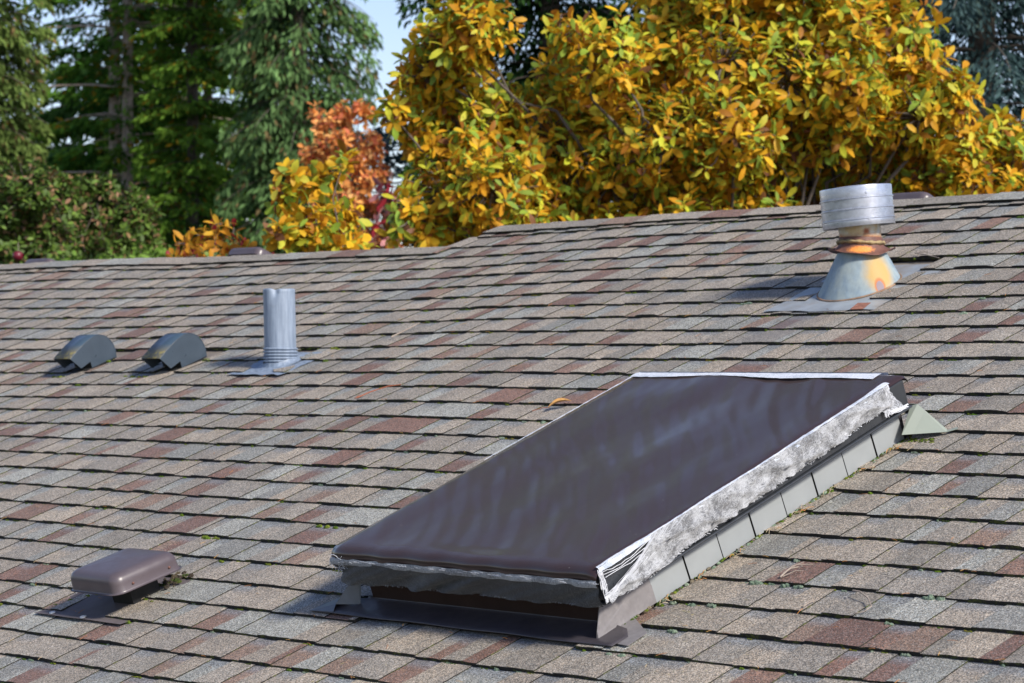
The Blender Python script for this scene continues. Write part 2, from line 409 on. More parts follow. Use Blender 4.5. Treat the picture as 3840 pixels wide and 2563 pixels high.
    for _ in range(34):   # litter banked behind the hooded vent
        s = random.uniform(.003, .008); blob(B, (-6.385+random.gauss(0, .022), -3.33+random.gauss(0, .03), .014), s, s*1.4, s*1.2, random.choice([(.04, .06, .012), (.06, .08, .015), (.05, .04, .03), (.08, .065, .04), (.045, .035, .025)]))
    return B
g_moss = moss().build('moss', M_MOSS, None, attr=True); g_moss.matrix_world = Matrix.Translation(R(0, 0, 0)) @ ROT.to_4x4()
tag(g_moss, 'green moss and pale lichen cushions along the shingle edges', 'moss', kind='stuff')
M_NEED = attrmat('dry_needles', .7, vary=.2)
def needles():
    B = MB()
    for _ in range(620):
        u = random.uniform(-9.5, -2.6); n = random.randint(3, 27)
        v = -n*E_ + (random.uniform(-.01, .004) if random.random() < .55 else random.uniform(0, .13))
        if -5.48 < u < -4.47 and -3.4 < v < -2: continue
        a = random.uniform(-.5, .5) if random.random() < .5 else random.uniform(0, math.pi); l = random.uniform(.012, .030)
        d = (math.cos(a)*l/2, math.sin(a)*l/2); w = disp(u, v)+.0165
        c = random.choice([(.42, .17, .04), (.33, .14, .05), (.45, .26, .08), (.35, .27, .16), (.20, .10, .05)])
        B.tube([(u-d[0], v-d[1], w), (u, v+.001, w+.001), (u+d[0], v+d[1], w)], .0007, 3, col=c)
    for _ in range(60):
        v = random.choice([-(n+.15)*E_ for n in range(14, 23)])+random.uniform(-.02, .03); u = -4.465+abs(random.gauss(0, .015)); l = random.uniform(.012, .03); a = random.uniform(.3, 2.2)
        B.tube([(u, v, .017), (u+.5*l*math.cos(a), v+.5*l*math.sin(a), .022), (u+l*math.cos(a), v+l*math.sin(a), .018)], .0008, 3, col=random.choice([(.4, .33, .22), (.33, .27, .18), (.42, .2, .06)]))
    return B
g_n = needles().build('fallen_needles', M_NEED, None, attr=True); g_n.matrix_world = g_moss.matrix_world.copy()
tag(g_n, 'dry orange and straw needles scattered over the shingles', 'fallen needles', kind='stuff')
M_TWIG = simple('twig_bark', (.30, .25, .21), .8, vs=120); M_REDTWIG = simple('red_leaf_stalk', (.36, .11, .05), .6, vs=90)
def twig(label, pts, r, m=M_TWIG, side=()):
    b = R(*pts[0]); t = thing('twig', label, 'twig', b, 'twigs fallen on the roof', ROT)
    o = Vector(pts[0]); B = MB()
    B.tube([Vector(p)-o for p in pts], r, 6, r1=r*.5)
    for s_ in side: B.tube([Vector(p)-o for p in s_], r*.6, 5, r1=r*.3)
    ob = B.build('stem', m, t, True)
    return t
twig('thin hooked grey twig on the shingles right of the skylight front', [(-3.93, -3.035, .026), (-3.90, -3.045, .030), (-3.86, -3.065, .024), (-3.825, -3.10, .022), (-3.83, -3.125, .019), (-3.85, -3.135, .018)], .0022)
twig('pale straight twig on the slope between the grey pipe and the rusty flue', [(-7.655, -1.213, .022), (-7.645, -1.15, .024), (-7.636, -1.072, .026)], .0034, side=[[(-7.638, -1.08, .026), (-7.60, -1.075, .022)]])
twig('red-brown leaf stalk with pale knob left of the skylight top', [(-7.16, -1.845, .020), (-7.13, -1.80, .026), (-7.09, -1.745, .027), (-7.05, -1.715, .022)], .0026, M_REDTWIG, side=[[(-7.165, -1.85, .020), (-7.15, -1.835, .030)]])
twig('forked grey twig on the shingles just right of the rusty flue cone', [(-5.63, -.41, .022), (-5.56, -.44, .026), (-5.48, -.472, .022)], .0026, side=[[(-5.63, -.41, .022), (-5.585, -.41, .028), (-5.54, -.435, .026)]])
twig('short pale straw-coloured twig left of the hooked twig', [(-4.015, -3.13, .020), (-4.012, -3.11, .022), (-4.007, -3.088, .020)], .0019)
twig('wispy pale clump of dead stems below the skylight side flashing', [(-4.205, -2.985, .020), (-4.20, -2.95, .028), (-4.186, -2.915, .020)], .0028,
     side=[[(-4.21, -2.975, .02), (-4.19, -2.93, .031), (-4.16, -2.90, .02)], [(-4.215, -2.96, .02), (-4.205, -2.93, .026), (-4.20, -2.89, .02)], [(-4.20, -2.98, .02), (-4.18, -2.95, .024), (-4.165, -2.94, .02)]])
twig('slender orange-brown stem lying up the slope right of the flap flashing', [(-4.12, -1.985, .02), (-4.06, -1.955, .024), (-4.0, -1.935, .021)], .0018, M_REDTWIG)
twig('curled dark twig on the slope behind the three-course gap below the hooded vents', [(-8.35, -1.70, .02), (-8.29, -1.685, .026), (-8.25, -1.68, .021)], .0026)
# fallen leaf
lf = thing('fallen_leaf', 'single dry yellow-brown leaf lying beside the skylight top left corner', 'leaf', R(-6.045, -1.89, .022), rot=ROT)
B = MB(); rows = []
for i in range(9):
    t = i/8; hw = .021*math.sin(math.pi*min(1, t*1.02))**.8*(1-.35*t)+.0004
    rows.append([(-.045+t*.085, hw*s_*(1-.1*abs(s_))+.012*math.sin(t*2.5), .004+.010*abs(s_)*math.sin(math.pi*t)+.006*math.sin(t*3)) for s_ in (-1, -.5, 0, .5, 1)])
B.grid(rows); bl = B.build('blade', simple('dry_leaf', (.46, .25, .08), .6, vs=70, vary=.3, dirt=(.2, .1, .03)), lf, True)
bl.rotation_euler = (0, 0, .75)
B = MB(); B.tube([(-.03, -.022, .002), (-.055, -.030, .004), (-.085, -.052, .001)], .0012, 5); B.build('stalk', M_REDTWIG, lf, True)

# ------------------------------------------------------------------ skylight
M_COVER = None
def make_cover():
    m, nt, b, _ = mat('shade_membrane'); co = objco(nt)
    fine = noise(nt, scaled(nt, co, (160, 14, 20)), 3, 5, .7)
    big = noise(nt, scaled(nt, co, (3.2, 1.4, 3)), 1.2, 3, .5)
    c = mix(nt, ramp(nt, fine, .3, .7), (.027, .0155, .0160), (.039, .0235, .0240))
    c = mix(nt, ramp(nt, big, .35, .7, 0, .6), c, (.042, .025, .0255))
    vo = N(nt, 'TexVoronoi', Scale=24.0); L(nt, co, vo.inputs['Vector'])
    sp = ramp(nt, vo.outputs['Distance'], .020, .035, .8, 0)
    c = mix(nt, sp, c, (.35, .33, .33))
    L(nt, c, b.inputs['Base Color'])
    L(nt, ramp(nt, fine, .3, .7, .13, .19), b.inputs['Roughness']); b.inputs['Specular IOR Level'].default_value = .48
    b.inputs['Sheen Weight'].default_value = .05
    wv = N(nt, 'TexNoise', Scale=1.0, Detail=2.0); L(nt, scaled(nt, co, (5, 2.2, 5)), wv.inputs['Vector'])
    bump(nt, math_(nt, 'ADD', wv.outputs['Fac'], math_(nt, 'MULTIPLY', fine, .004)), b, .012, .55)
    return m
def make_gauze(name, dark, light, sc1=700, bias=.5, alpha=0.0):
    m, nt, b, out = mat(name); co = objco(nt)
    n0 = noise(nt, scaled(nt, co, (10, 26, 22)), 1, 3, .5)  # broad patches: uneven weave, plus the shade of folds put into the colour
    dis = nt.nodes.new('ShaderNodeVectorMath'); dis.operation = 'MULTIPLY_ADD'
    cn = N(nt, 'TexNoise', Scale=14.0, Detail=3.0); L(nt, co, cn.inputs['Vector']); L(nt, cn.outputs['Color'], dis.inputs[0]); dis.inputs[1].default_value = (.02, .02, .02); L(nt, co, dis.inputs[2])
    w1 = noise(nt, scaled(nt, dis.outputs[0], (300, 60, 700)), 1, 2, .6)
    w2 = noise(nt, scaled(nt, dis.outputs[0], (300, 600, 90)), 1, 2, .6)
    t = math_(nt, 'MAXIMUM', w1, w2)
    f = ramp(nt, math_(nt, 'ADD', t, math_(nt, 'MULTIPLY', math_(nt, 'SUBTRACT', n0, .5), .55)), bias-.10, bias+.14)
    L(nt, mix(nt, f, dark, light), b.inputs['Base Color']); b.inputs['Roughness'].default_value = .55; b.inputs['Sheen Weight'].default_value = .3
    bump(nt, t, b, .003, .8)
    if alpha:
        tr = nt.nodes.new('ShaderNodeBsdfTransparent'); mx = nt.nodes.new('ShaderNodeMixShader')
        L(nt, ramp(nt, f, 0, .5, alpha, 1), mx.inputs[0]); L(nt, tr.outputs[0], mx.inputs[1]); L(nt, b.outputs[0], mx.inputs[2]); L(nt, mx.outputs[0], out.inputs[0])
    return m
M_COVER = make_cover()
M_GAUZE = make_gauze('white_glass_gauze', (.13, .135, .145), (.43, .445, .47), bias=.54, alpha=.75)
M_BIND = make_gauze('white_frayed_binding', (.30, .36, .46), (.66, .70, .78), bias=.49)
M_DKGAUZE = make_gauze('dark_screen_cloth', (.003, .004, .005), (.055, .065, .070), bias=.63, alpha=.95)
M_FRAME = simple('black_frame_metal', (.030, .034, .040), .30, spec=.6, vs=25, vary=.1, dirt=(.09, .09, .09), dirt_amt=.25)
M_DKBROWN = simple('dark_brown_painted_metal', (.052, .046, .054), .42, spec=.5, vs=14, dirt=(.12, .10, .09), dirt_amt=.35)
M_STEP = simple('grey_step_metal', (.265, .285, .295), .45, spec=.5, vs=12, vary=.05, dirt=(.25, .25, .24), dirt_amt=.2)
M_WING = simple('taupe_painted_metal', (.19, .18, .185), .40, spec=.5, vs=60, vary=.08, dirt=(.40, .38, .37), dirt_amt=.25)
M_FLAP = simple('grey_green_painted_metal', (.25, .285, .245), .40, spec=.5, vs=9, vary=.06, dirt=(.25, .28, .23), dirt_amt=.3)
M_GAP = simple('dark_gap', (.006, .006, .006), .9, vs=20)
SU, SV = -4.955, -2.71
sky_l = thing('skylight', 'large low skylight under a dark stretched shade cover with frayed white edges', 'skylight', R(SU, SV, 0), rot=ROT)
def lc(u, v, w): return (u-SU, v-SV, w)
u0, u1, v0, v1 = -5.475, -4.437, -3.372, -2.052
B = MB(); B.box(lc(-5.44, -3.312, -.05), lc(-4.492, -2.06, .108)); B.build('curb', simple('dark_curb_paint', (.040, .024, .021), .75, spec=.2, vs=14), sky_l)
B = MB()   # aluminium frame: side rails with a lower lip
B.box(lc(u0+.004, v0+.004, .112), lc(u1-.004, v1-.004, .192)); B.box(lc(u0-.003, v0-.003, .104), lc(u1+.003, v1+.003, .1118))
fr = bevel(B.build('frame', M_FRAME, sky_l), .004)
B = MB(); B.box(lc(u0+.05, v0+.05, .1925), lc(u1-.05, v1-.05, .196)); B.build('glazing', M_FRAME, sky_l)
# cover: stretched membrane, rounded front roll
B = MB(); nu, nv = 70, 90; rows = []
prof = [(-.013, -.028), (-.014, -.018), (-.0125, -.008), (-.008, 0), (0, .006), (.012, .0095), (.03, .0105)]
vv = [(v0+a, .196+b) for a, b in prof] + [(v0+.03+(v1-v0-.04)*i/nv, .2065) for i in range(1, nv+1)] + [(v1-.002, .203), (v1+.004, .196), (v1+.005, .186)]
def coverw(u, v):
    t = (u-u0)/(u1-u0); k = min(1, max(0, (v-v0-.01)/.06))*min(1, max(0, (v1-v)/.05))
    s_ = .0026*math.sin(9*t+2.3*math.sin(3.1*(v+3.3)))+.0016*math.sin(17*t-5*(v+3)) + .0012*math.sin(31*t+4*v) + .0013*math.sin(46*(u+.9*v)+2.2*math.sin(7*v))*(.6+.4*math.sin(5*u+6*v)) + .0007*math.sin(83*(u+.8*v)+1.5*math.sin(11*v+2))
    return (s_*k - .003*math.sin(math.pi*t)*k)
for (v, w) in vv:
    row = []
    for i in range(nu+1):
        t = i/nu; u = u0 + (u1-u0)*t; ww = w + coverw(u, v)
        ew = 0
        if t < .001: u = u0-.002; ww = w-.012
        elif i == 1: u = u0+.002; ww = w-.003
        if t > .999: u = u1+.004; ww = w-.010
        elif i == nu-1: u = u1-.002; ww = w-.0025
        fv = v - .0025*math.sin(u*38)*(1 if v < v0+.02 else 0)
        row.append(lc(u, fv, ww))
    rows.append(row)
B.grid(rows); cover = B.build('shade_cover', M_COVER, sky_l, True)
def threads(B, f, n, r=.0009, seg=3):
    for _ in range(n): B.tube(f(), r*random.uniform(.7, 1.3), seg)
def wig(p, q, k=5, a=.004):
    p, q = Vector(p), Vector(q); return [p.lerp(q, i/k)+Vector((random.uniform(-a, a)*.4, random.uniform(-a, a), random.uniform(-a, a)))*(0 if i in (0,) else 1) for i in range(k+1)]
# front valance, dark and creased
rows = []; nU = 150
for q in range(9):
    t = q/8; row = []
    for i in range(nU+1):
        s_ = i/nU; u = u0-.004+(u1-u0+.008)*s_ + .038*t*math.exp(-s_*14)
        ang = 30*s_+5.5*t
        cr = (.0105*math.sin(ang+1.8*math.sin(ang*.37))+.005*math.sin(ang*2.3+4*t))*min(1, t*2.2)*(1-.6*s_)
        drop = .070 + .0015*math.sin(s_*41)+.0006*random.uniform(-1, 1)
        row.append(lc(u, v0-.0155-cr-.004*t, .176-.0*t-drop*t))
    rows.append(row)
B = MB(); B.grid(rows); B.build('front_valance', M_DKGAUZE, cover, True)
# grey binding line above it
B = MB(); rows = []
for q, (dv, w) in enumerate(((-.016, .1775), (-.0185, .172), (-.0195, .165), (-.018, .159))):
    rows.append([lc(u0-.003+(u1-u0+.006)*i/60, v0+dv-.0015*math.sin(i*.9), w+.0008*math.sin(i*1.3)) for i in range(61)])
M_GREYBIND = make_gauze('grey_binding', (.07, .075, .085), (.36, .39, .42), bias=.50)
B.grid(rows); B.build('front_binding', M_GREYBIND, cover, True)
# white side valance on the lit side: hangs from the top edge, torn away at the front corner
TW = [(-3.38, .122), (-3.36, .128), (-3.317, .140), (-3.271, .152), (-3.237, .164), (-3.207, .181), (-3.177, .198), (-3.165, .207), (-2.0, .207)]
BW = [(-3.38, .108), (-3.34, .110), (-3.266, .106), (-3.205, .110), (-3.127, .117), (-3.056, .124), (-2.92, .127), (-2.57, .134), (-2.44, .137), (-2.31, .146), (-2.0, .148)]
def tab_(T, v):
    for (a, x), (b, y) in zip(T, T[1:]):
        if v <= b: return x+(y-x)*max(0, (v-a)/(b-a))
    return T[-1][1]
def topw(v): return tab_(TW, v)
def botw(v): return tab_(BW, v) + .0008*math.sin(v*150)+.0010*math.sin(v*71)
def wr(v, w): # wrinkles, slanting
    a = math.sin(23*v+95*w+1.7*math.sin(9*v)); b_ = math.sin(49*v-160*w+2*math.sin(13*v)+1.3)
    return .010*max(0, a)**4 + .008*max(0, b_)**5 - .004*max(0, math.sin(61*v+130*w))**2 + .0012*math.sin(140*v+60*w)
B = MB(); rows = []; nV = 260
for q in range(11):
    t = q/10; row = []
    for i in range(nV+1):
        v = v0+.004+(v1-.095-v0)*i/nV; wt, wb = topw(v), botw(v); w = wt+(wb-wt)*t
        bulge = .005+.004*math.sin(math.pi*t)+max(-.004, wr(v, w))*min(1, t*3)*1.15
        row.append(lc(u1+.003+bulge, v, w + (random.uniform(-.0006, .0006) if q in (0, 10) else 0)))
    rows.append(row)
B.grid(rows, flip=True)
B.build('side_valance', M_GAUZE, cover, True)
B = MB()   # white binding folded over the right, rear and left top edges
def strip(path, wid, nrm):
    rows = []
    for q in range(4):
        rows.append([tuple(Vector(p)+Vector(nrm)*(wid(i/len(path))*(q/3))+Vector((0, 0, .0015*math.sin(math.pi*q/3)+random.uniform(-.0006, .0006)))) for i, p in enumerate(path)])
    return rows
P = [lc(u1+.005, v0+(v1-v0-.075)*i/120, .2065+coverw(u1, v0+(v1-v0)*i/120)*.3) for i in range(121)]
B.grid(strip(P, lambda t: .008+.002*math.sin(t*21)+.028*max(0, t-.66)*(1+.3*math.sin(t*40)), (-1, 0, .12)), flip=False)
P = [lc(u1+.0068, v0+(v1-v0-.085)*i/120, .2068) for i in range(121)]
B.grid(strip(P, lambda t: .012+.002*math.sin(t*33), (.15, 0, -1)))
P = [lc(u0+(u1-.075-u0)*i/80, v1-.004, .2085) for i in range(81)]
B.grid(strip(P, lambda t: .034+.006*math.sin(t*13)-.008*math.sin(t*5), (0, -1, 0)))
P = [lc(u0+(u1-.06-u0)*i/80, v1+.006, .2075) for i in range(81)]
B.grid(strip(P, lambda t: .013, (0, 0, -1)))
P = [lc(u0-.003, v0+.62+(v1-v0-.62)*i/60, .2045) for i in range(61)]
B.grid(strip(P, lambda t: .004+.009*t, (1, 0, .25)))
B.build('edge_binding', M_BIND, cover, True)
# frayed threads
B = MB()
def f_hem():
    v = random.uniform(v0+.06, v1-.1); w = botw(v)+random.uniform(0, .004); p = lc(u1+.012, v, w); return wig(p, (p[0]+random.uniform(-.002, .004), p[1]+random.uniform(-.008, .008), p[2]-random.uniform(.001, .004)), 3, .001)
threads(B, f_hem, 150, .0006)
for k in range(30):     # torn swoop of strands to the front corner
    t0 = random.uniform(.10, .27); a = Vector(lc(u1+.008, v0+(v1-v0)*t0, topw(v0+(v1-v0)*t0)-.002)); e_ = Vector(lc(u1+.007, v0-.006, .112+random.uniform(0, .022)))
    m_ = a.lerp(e_, .55)+Vector((.004, 0, -.014-random.random()*.012)); pts = [(a*(1-s)**2+m_*(2*s*(1-s))+e_*s*s)+Vector((random.uniform(0, .003), 0, random.uniform(-.0012, .0012))) for s in [i/10 for i in range(11)]]
    B.tube(pts, random.uniform(.0005, .0010), 3)
for k in range(3):      # loose loops across the bare frame
    a = Vector(lc(u1+.006, v0+.01+.03*random.random(), .190-.008*k)); e_ = Vector(lc(u1+.008, v0+.22+.04*k, .205)); m_ = a.lerp(e_, .5)+Vector((0, 0, -.022-.01*random.random()))
    B.tube([(a*(1-s)**2+m_*(2*s*(1-s))+e_*s*s)+Vector((0, 0, random.uniform(-.002, .002))) for s in [i/12 for i in range(13)]], .0008, 3)
for k in range(26):
    v = v0+random.uniform(-.004, .012); p = lc(u1+random.uniform(.003, .008), v, .204-random.random()*.01); B.tube(wig(p, (p[0]+random.uniform(-.006, .004), p[1]-.004+random.uniform(0, .012), p[2]-random.uniform(.03, .085)), 5, .003), .0008, 3)
for k in range(70):     # rear corner tassels
    v = v1-random.uniform(.09, .16); p = lc(u1+.009, v, .205-random.random()*.01); B.tube(wig(p, lc(u1+.010, v1-random.uniform(.045, .13), .122+random.random()*.012), 6, .004), .0009, 3)
for k in range(26):
    p = lc(u1+.012, v1-random.uniform(.08, .11), .125+random.random()*.012); B.tube(wig(p, lc(u1+.008, v1-random.uniform(.02, .05), .116+random.random()*.006), 4, .002), .0011, 3)
for k in range(60):     # front left corner: bright tuft
    a = random.random(); p = lc(u0-.006+random.uniform(-.002, .01), v0-.010+random.uniform(-.006, .02), .186-random.random()*.03)
    B.tube(wig(p, (p[0]+random.uniform(0, .055), p[1]-.006, p[2]-random.uniform(.005, .045)), 4, .005), .0008, 3)
def f_line():
    u = random.uniform(u0, u1); p = lc(u, v0-.019, .176-random.random()*.008); return wig(p, (p[0]+random.uniform(.005, .03), p[1]-.001, p[2]+random.uniform(-.003, .002)), 3, .0006)
threads(B, f_line, 90, .0005)
def f_fh():
    u = random.uniform(u0, u1); p = lc(u, v0-.020, .111); return wig(p, (p[0]+random.uniform(-.004, .004), p[1]-.001, p[2]-random.uniform(.002, .005)), 2, .001)
B2 = MB(); threads(B2, f_fh, 140, .0004); tag(B2.build('hem_fringe', M_GREYBIND, cover), kind='stuff')
tag(B.build('frayed_thread', simple('loose_white_fibre', (.60, .62, .66), .5, vs=40), cover), kind='stuff')
# flashings
def sheet(name, polys, m, parent, th=.0012):
    B = MB()
    for P in polys: B.quad([lc(*p) for p in P])
    o = B.build(name, m, parent); s_ = o.modifiers.new('s', 'SOLIDIFY'); s_.thickness = th; s_.offset = 0; return o
B = MB(); rows = []    # front apron with a slightly buckled lip
for q, (dv, w) in enumerate(((.0005, .026), (.0, .024), (-.003, .021), (-.012, .0175), (-.05, .0165), (-.085, .0175), (-.105, .0185), (-.107, .0165))):
    row = []
    for i in range(61):
        t = i/60; u = (-5.605+(1.203)*t) if q > 2 else (-5.462+(.975)*t)
        if q == 3: u = -5.56+1.12*t
        row.append(lc(u, -3.312+dv + (.004*math.sin(t*3+1) if q > 4 else 0), w + (.0012*math.sin(i*.35) if q > 3 else 0)))
    rows.append(row)
B.grid(rows, flip=True); ap = B.build('front_flashing', M_DKBROWN, sky_l, True); ap['label'] = 'long dark brown apron flashing under the front edge'
ap.modifiers.new('s', 'SOLIDIFY').thickness = .0012
o = sheet('corner_flashing', [[(-4.483, -3.345, .105), (-4.483, -3.385, .035), (-4.479, -3.392, .013), (-4.479, -3.165, .013), (-4.483, -3.165, .105)],
                              [(-4.479, -3.392, .0135), (-4.362, -3.408, .0165), (-4.362, -3.333, .0165), (-4.479, -3.255, .0135)],
                              [(-4.483, -3.345, .105), (-4.500, -3.330, .105), (-4.505, -3.352, .05), (-4.497, -3.375, .022), (-4.483, -3.392, .0165), (-4.483, -3.385, .035)]], M_WING, sky_l)
o['label'] = 'taupe folded corner flashing at the front right'
o = sheet('corner_flashing', [[(-5.478, -3.315, .098), (-5.455, -3.320, .090), (-5.462, -3.345, .016), (-5.520, -3.385, .030)],
                              [(-5.478, -3.315, .098), (-5.520, -3.385, .030), (-5.575, -3.32, .018)],
                              [(-5.520, -3.385, .030), (-5.505, -3.412, .0205), (-5.603, -3.418, .0195), (-5.575, -3.32, .018)]],
          simple('slate_corner_metal', (.13, .14, .155), .34, spec=.5, vs=20), sky_l)
o['label'] = 'small slate-blue folded corner flashing at the front left'
vs_ = [-3.165]+[-3.165+.1385*k for k in range(1, 8)]+[-2.062]
for k in range(len(vs_)-1):
    a, b = vs_[k], vs_[k+1]; off = .0022 if k % 2 else .0005
    sheet('step_flashing', [[(-4.4845+off+.003, a+.0012, .011), (-4.4845+off, b-.0012, .011), (-4.4845+off, b-.006, .1035), (-4.4845+off+.003, a-.004, .1035)]], M_STEP, sky_l, .001)
B = MB(); B.box(lc(-4.4905, -3.16, .0), lc(-4.4862, -2.06, .1035)); B.build('gap_shade_sheet', M_GAP, sky_l)  # near-black sheet stands in for the shade in gaps between step flashings
o = sheet('rear_flap', [[(-4.456, -2.034, .101), (-4.438, -2.024, .103), (-4.362, -2.013, .020), (-4.360, -2.023, .0185), (-4.451, -2.107, .042)],
                        [(-4.362, -2.013, .020), (-4.350, -1.985, .018), (-4.335, -2.0, .0195), (-4.360, -2.023, .0185)],
                        [(-4.362, -2.013, .020), (-4.438, -2.024, .103), (-4.52, -2.02, .104), (-4.45, -1.95, .018)]], M_FLAP, sky_l, .0014)
o['label'] = 'bent grey-green flap flashing at the rear right corner'
B = MB(); B.box(lc(-5.44, -2.064, .0), lc(-4.50, -2.03, .104)); B.build('rear_flashing', M_DKBROWN, sky_l)

# ------------------------------------------------------------------ flue vent
def at(n_, u, v, w=0): return n_
FU, FV = -5.651, -.7275
fl = thing('flue_vent', 'rusty flue vent with a shiny banded cap on a stained galvanised cone', 'flue vent', R(FU, FV, disp(FU, FV)))
def W(u, v, w): # roof coords -> flue-local world axes
    return tuple(R(u, v, w) - R(FU, FV, 0))
def make_galv(name, base=(.55, .58, .62), metal=.75, rough=.32, rust=0.0, cone=False, neck=False):
    m, nt, b, _ = mat(name); co = objco(nt); s = sep(nt, co)
    sp = noise(nt, co, 45, 4, .6)
    c = mix(nt, ramp(nt, sp, .3, .7), tuple(x*.82 for x in base), tuple(min(1, x*1.12) for x in base))
    rgh = ramp(nt, noise(nt, scaled(nt, co, (4, 4, 60)), 3, 3), .3, .7, rough-.05, rough+.08)
    mt = None
    def stain(c, cen, rad, colr, amt, soft=.5, nz=.02, sq=(1, 1, 1)):
        d = nt.nodes.new('ShaderNodeVectorMath'); d.operation = 'SUBTRACT'; L(nt, co, d.inputs[0]); d.inputs[1].default_value = cen
        d2 = scaled(nt, d.outputs[0], sq); ln = nt.nodes.new('ShaderNodeVectorMath'); ln.operation = 'LENGTH'; L(nt, d2, ln.inputs[0])
        x = math_(nt, 'ADD', ln.outputs['Value'], math_(nt, 'MULTIPLY', math_(nt, 'SUBTRACT', noise(nt, co, 40, 4, .65), .5), nz))
        f = ramp(nt, x, rad*(1-soft), rad, amt, 0, True); return mix(nt, f, c, colr), f
    if cone:
        c = mix(nt, ramp(nt, noise(nt, scaled(nt, co, (14, 14, 4)), 2, 4), .35, .7, 0, .55), c, (.42, .46, .40))
        # yellow rust bloom on the camera-right side, its grey window with an orange rim, rust at the foot
        c, f1 = stain(c, (.115, -.038, .055), .070, (.48, .31, .09), .9, .62, .022, (1, 1, .60))
        c, f2 = stain(c, (.127, -.049, .0), .0245, (.44, .15, .05), .95, .30, .004, (1, 1, .52))
        c, f3 = stain(c, (.127, -.049, -.004), .0175, (.24, .19, .215), 1, .15, .003, (1, 1, .52))
        z = math_(nt, 'ADD', s[2], math_(nt, 'MULTIPLY', s[1], -SP/CP))
        z = math_(nt, 'ADD', z, math_(nt, 'MULTIPLY', noise(nt, co, 30, 3), -.006))
        c = mix(nt, ramp(nt, z, .0, .012, .85, 0), c, (.34, .15, .05))
        rgh = ramp(nt, sp, .3, .7, .52, .62)
        b.inputs['Metallic'].default_value = .0; b.inputs['Specular IOR Level'].default_value = .25
    elif neck:
        c = mix(nt, ramp(nt, noise(nt, co, 16, 4, .6), .42, .62, 0, .7), c, (.55, .38, .14))
        z = math_(nt, 'ADD', s[2], math_(nt, 'MULTIPLY', noise(nt, co, 22, 4), .05))
        c = mix(nt, ramp(nt, z, .205, .225, 1, 0), c, (.36, .15, .05)); c, _f = stain(c, (.062, -.0405, .203), .020, (.25, .06, .015), .95, .8, .02)
        b.inputs['Metallic'].default_value = .3; rgh = ramp(nt, sp, .3, .7, .45, .6)
    else: b.inputs['Metallic'].default_value = metal
    L(nt, c, b.inputs['Base Color']); L(nt, rgh, b.inputs['Roughness'])
    bump(nt, noise(nt, co, 25, 3), b, .0015, .35)
    return m
M_CONE = make_galv('weathered_cone_zinc', (.20, .27, .33), cone=True)
M_NECK = make_galv('rust_stained_neck', (.55, .58, .55), neck=True)
M_CAP = make_galv('bright_galvanised_cap', (.50, .53, .60), metal=.75, rough=.30)
def make_rust():
    m, nt, b, _ = mat('rusty_collar'); co = objco(nt)
    c = mix(nt, ramp(nt, noise(nt, co, 28, 5, .65), .3, .7), (.085, .040, .036), (.19, .085, .06))
    d = nt.nodes.new('ShaderNodeVectorMath'); d.operation = 'SUBTRACT'; L(nt, co, d.inputs[0]); d.inputs[1].default_value = (.068, -.078, .139)
    ln = nt.nodes.new('ShaderNodeVectorMath'); ln.operation = 'LENGTH'; L(nt, scaled(nt, d.outputs[0], (.62, .62, 2.2)), ln.inputs[0])
    x = math_(nt, 'ADD', ln.outputs['Value'], math_(nt, 'MULTIPLY', math_(nt, 'SUBTRACT', noise(nt, scaled(nt, co, (1.5, 1.5, .4)), 130, 3), .5), .03))
    c = mix(nt, ramp(nt, x, .020, .036, .95, 0), c, mix(nt, noise(nt, co, 180, 2), (.60, .13, .02), (.95, .42, .10)))
    L(nt, c, b.inputs['Base Color']); b.inputs['Roughness'].default_value = .6; bump(nt, noise(nt, co, 90, 4), b, .002, .7)
    return m
M_RUST = make_rust()
M_SEAL = simple('crusty_sealant', (.30, .23, .12), .9, vs=60, vary=.35, bmp=.004, dirt=(.36, .16, .05), dirt_amt=.7)
B = MB(); seg = 72; rows = []
def cone_pt(a, t, r0=.148, r1=.087):
    b0 = Vector(W(FU+r0*math.cos(a), FV+r0*math.sin(a), .014)); tp = Vector((.008*CR.x+r1*math.cos(a), .008*CR.y+r1*math.sin(a), .128)); return b0.lerp(tp, t)
for t in (0, .25, .5, .75, 1): rows.append([tuple(cone_pt(2*math.pi*j/seg, t)) for j in range(seg)])
B.grid(rows, closed=True); cn = B.build('flashing_cone', M_CONE, fl, True)
B = MB(); rows = []
for k in range(7):
    a = 2*math.pi*k/6; rows.append([tuple(Vector(W(FU+(.1505+.0038*math.cos(a))*math.cos(2*math.pi*j/seg), FV+(.1505+.0038*math.cos(a))*math.sin(2*math.pi*j/seg), .0125+.0035*math.sin(a)))) for j in range(seg)])
B.grid(rows, closed=True); B.build('base_rim', simple('rusted_rim', (.30, .20, .13), .55, .3, vs=22, vary=.4, dirt=(.42, .17, .05), dirt_amt=.8), fl, True)
B = MB(); a = math.radians(270-47-38)   # standing seam down the cone
B.tube([tuple(cone_pt(a, t)+Vector((math.cos(a), math.sin(a), 0))*.0006) for t in (0.02, .3, .6, .99)], .0018, 5); B.build('seam', M_CONE, fl, True)
def lean(z): # axis leans to the viewer's left as it rises
    k = .008-.010*max(0, (z-.12))/.1; return (CR.x*k, CR.y*k)
B = MB(); B.lathe([(.1175, .131), (.118, .133), (.108, .1305), (.095, .140), (.082, .152), (.0775, .162), (.0765, .180), (.0760, .184)], 64, axis=lambda z: lean(z))
for i, p in enumerate(B.v):
    x, y, z = p; rr = math.hypot(x, y)
    if rr > .085: an = math.atan2(y, x); B.v[i] = (x, y, z + (rr-.085)*(.42*math.cos(2*(an-math.atan2(CR.y, CR.x)))+.10*math.sin(5*an)))
cl_ = B.build('storm_collar', M_RUST, fl, True); cl_.modifiers.new('s', 'SOLIDIFY').thickness = .0015; cl_['label'] = 'flared rusty brown storm collar with a bright orange scab'
B = MB(); rows = []
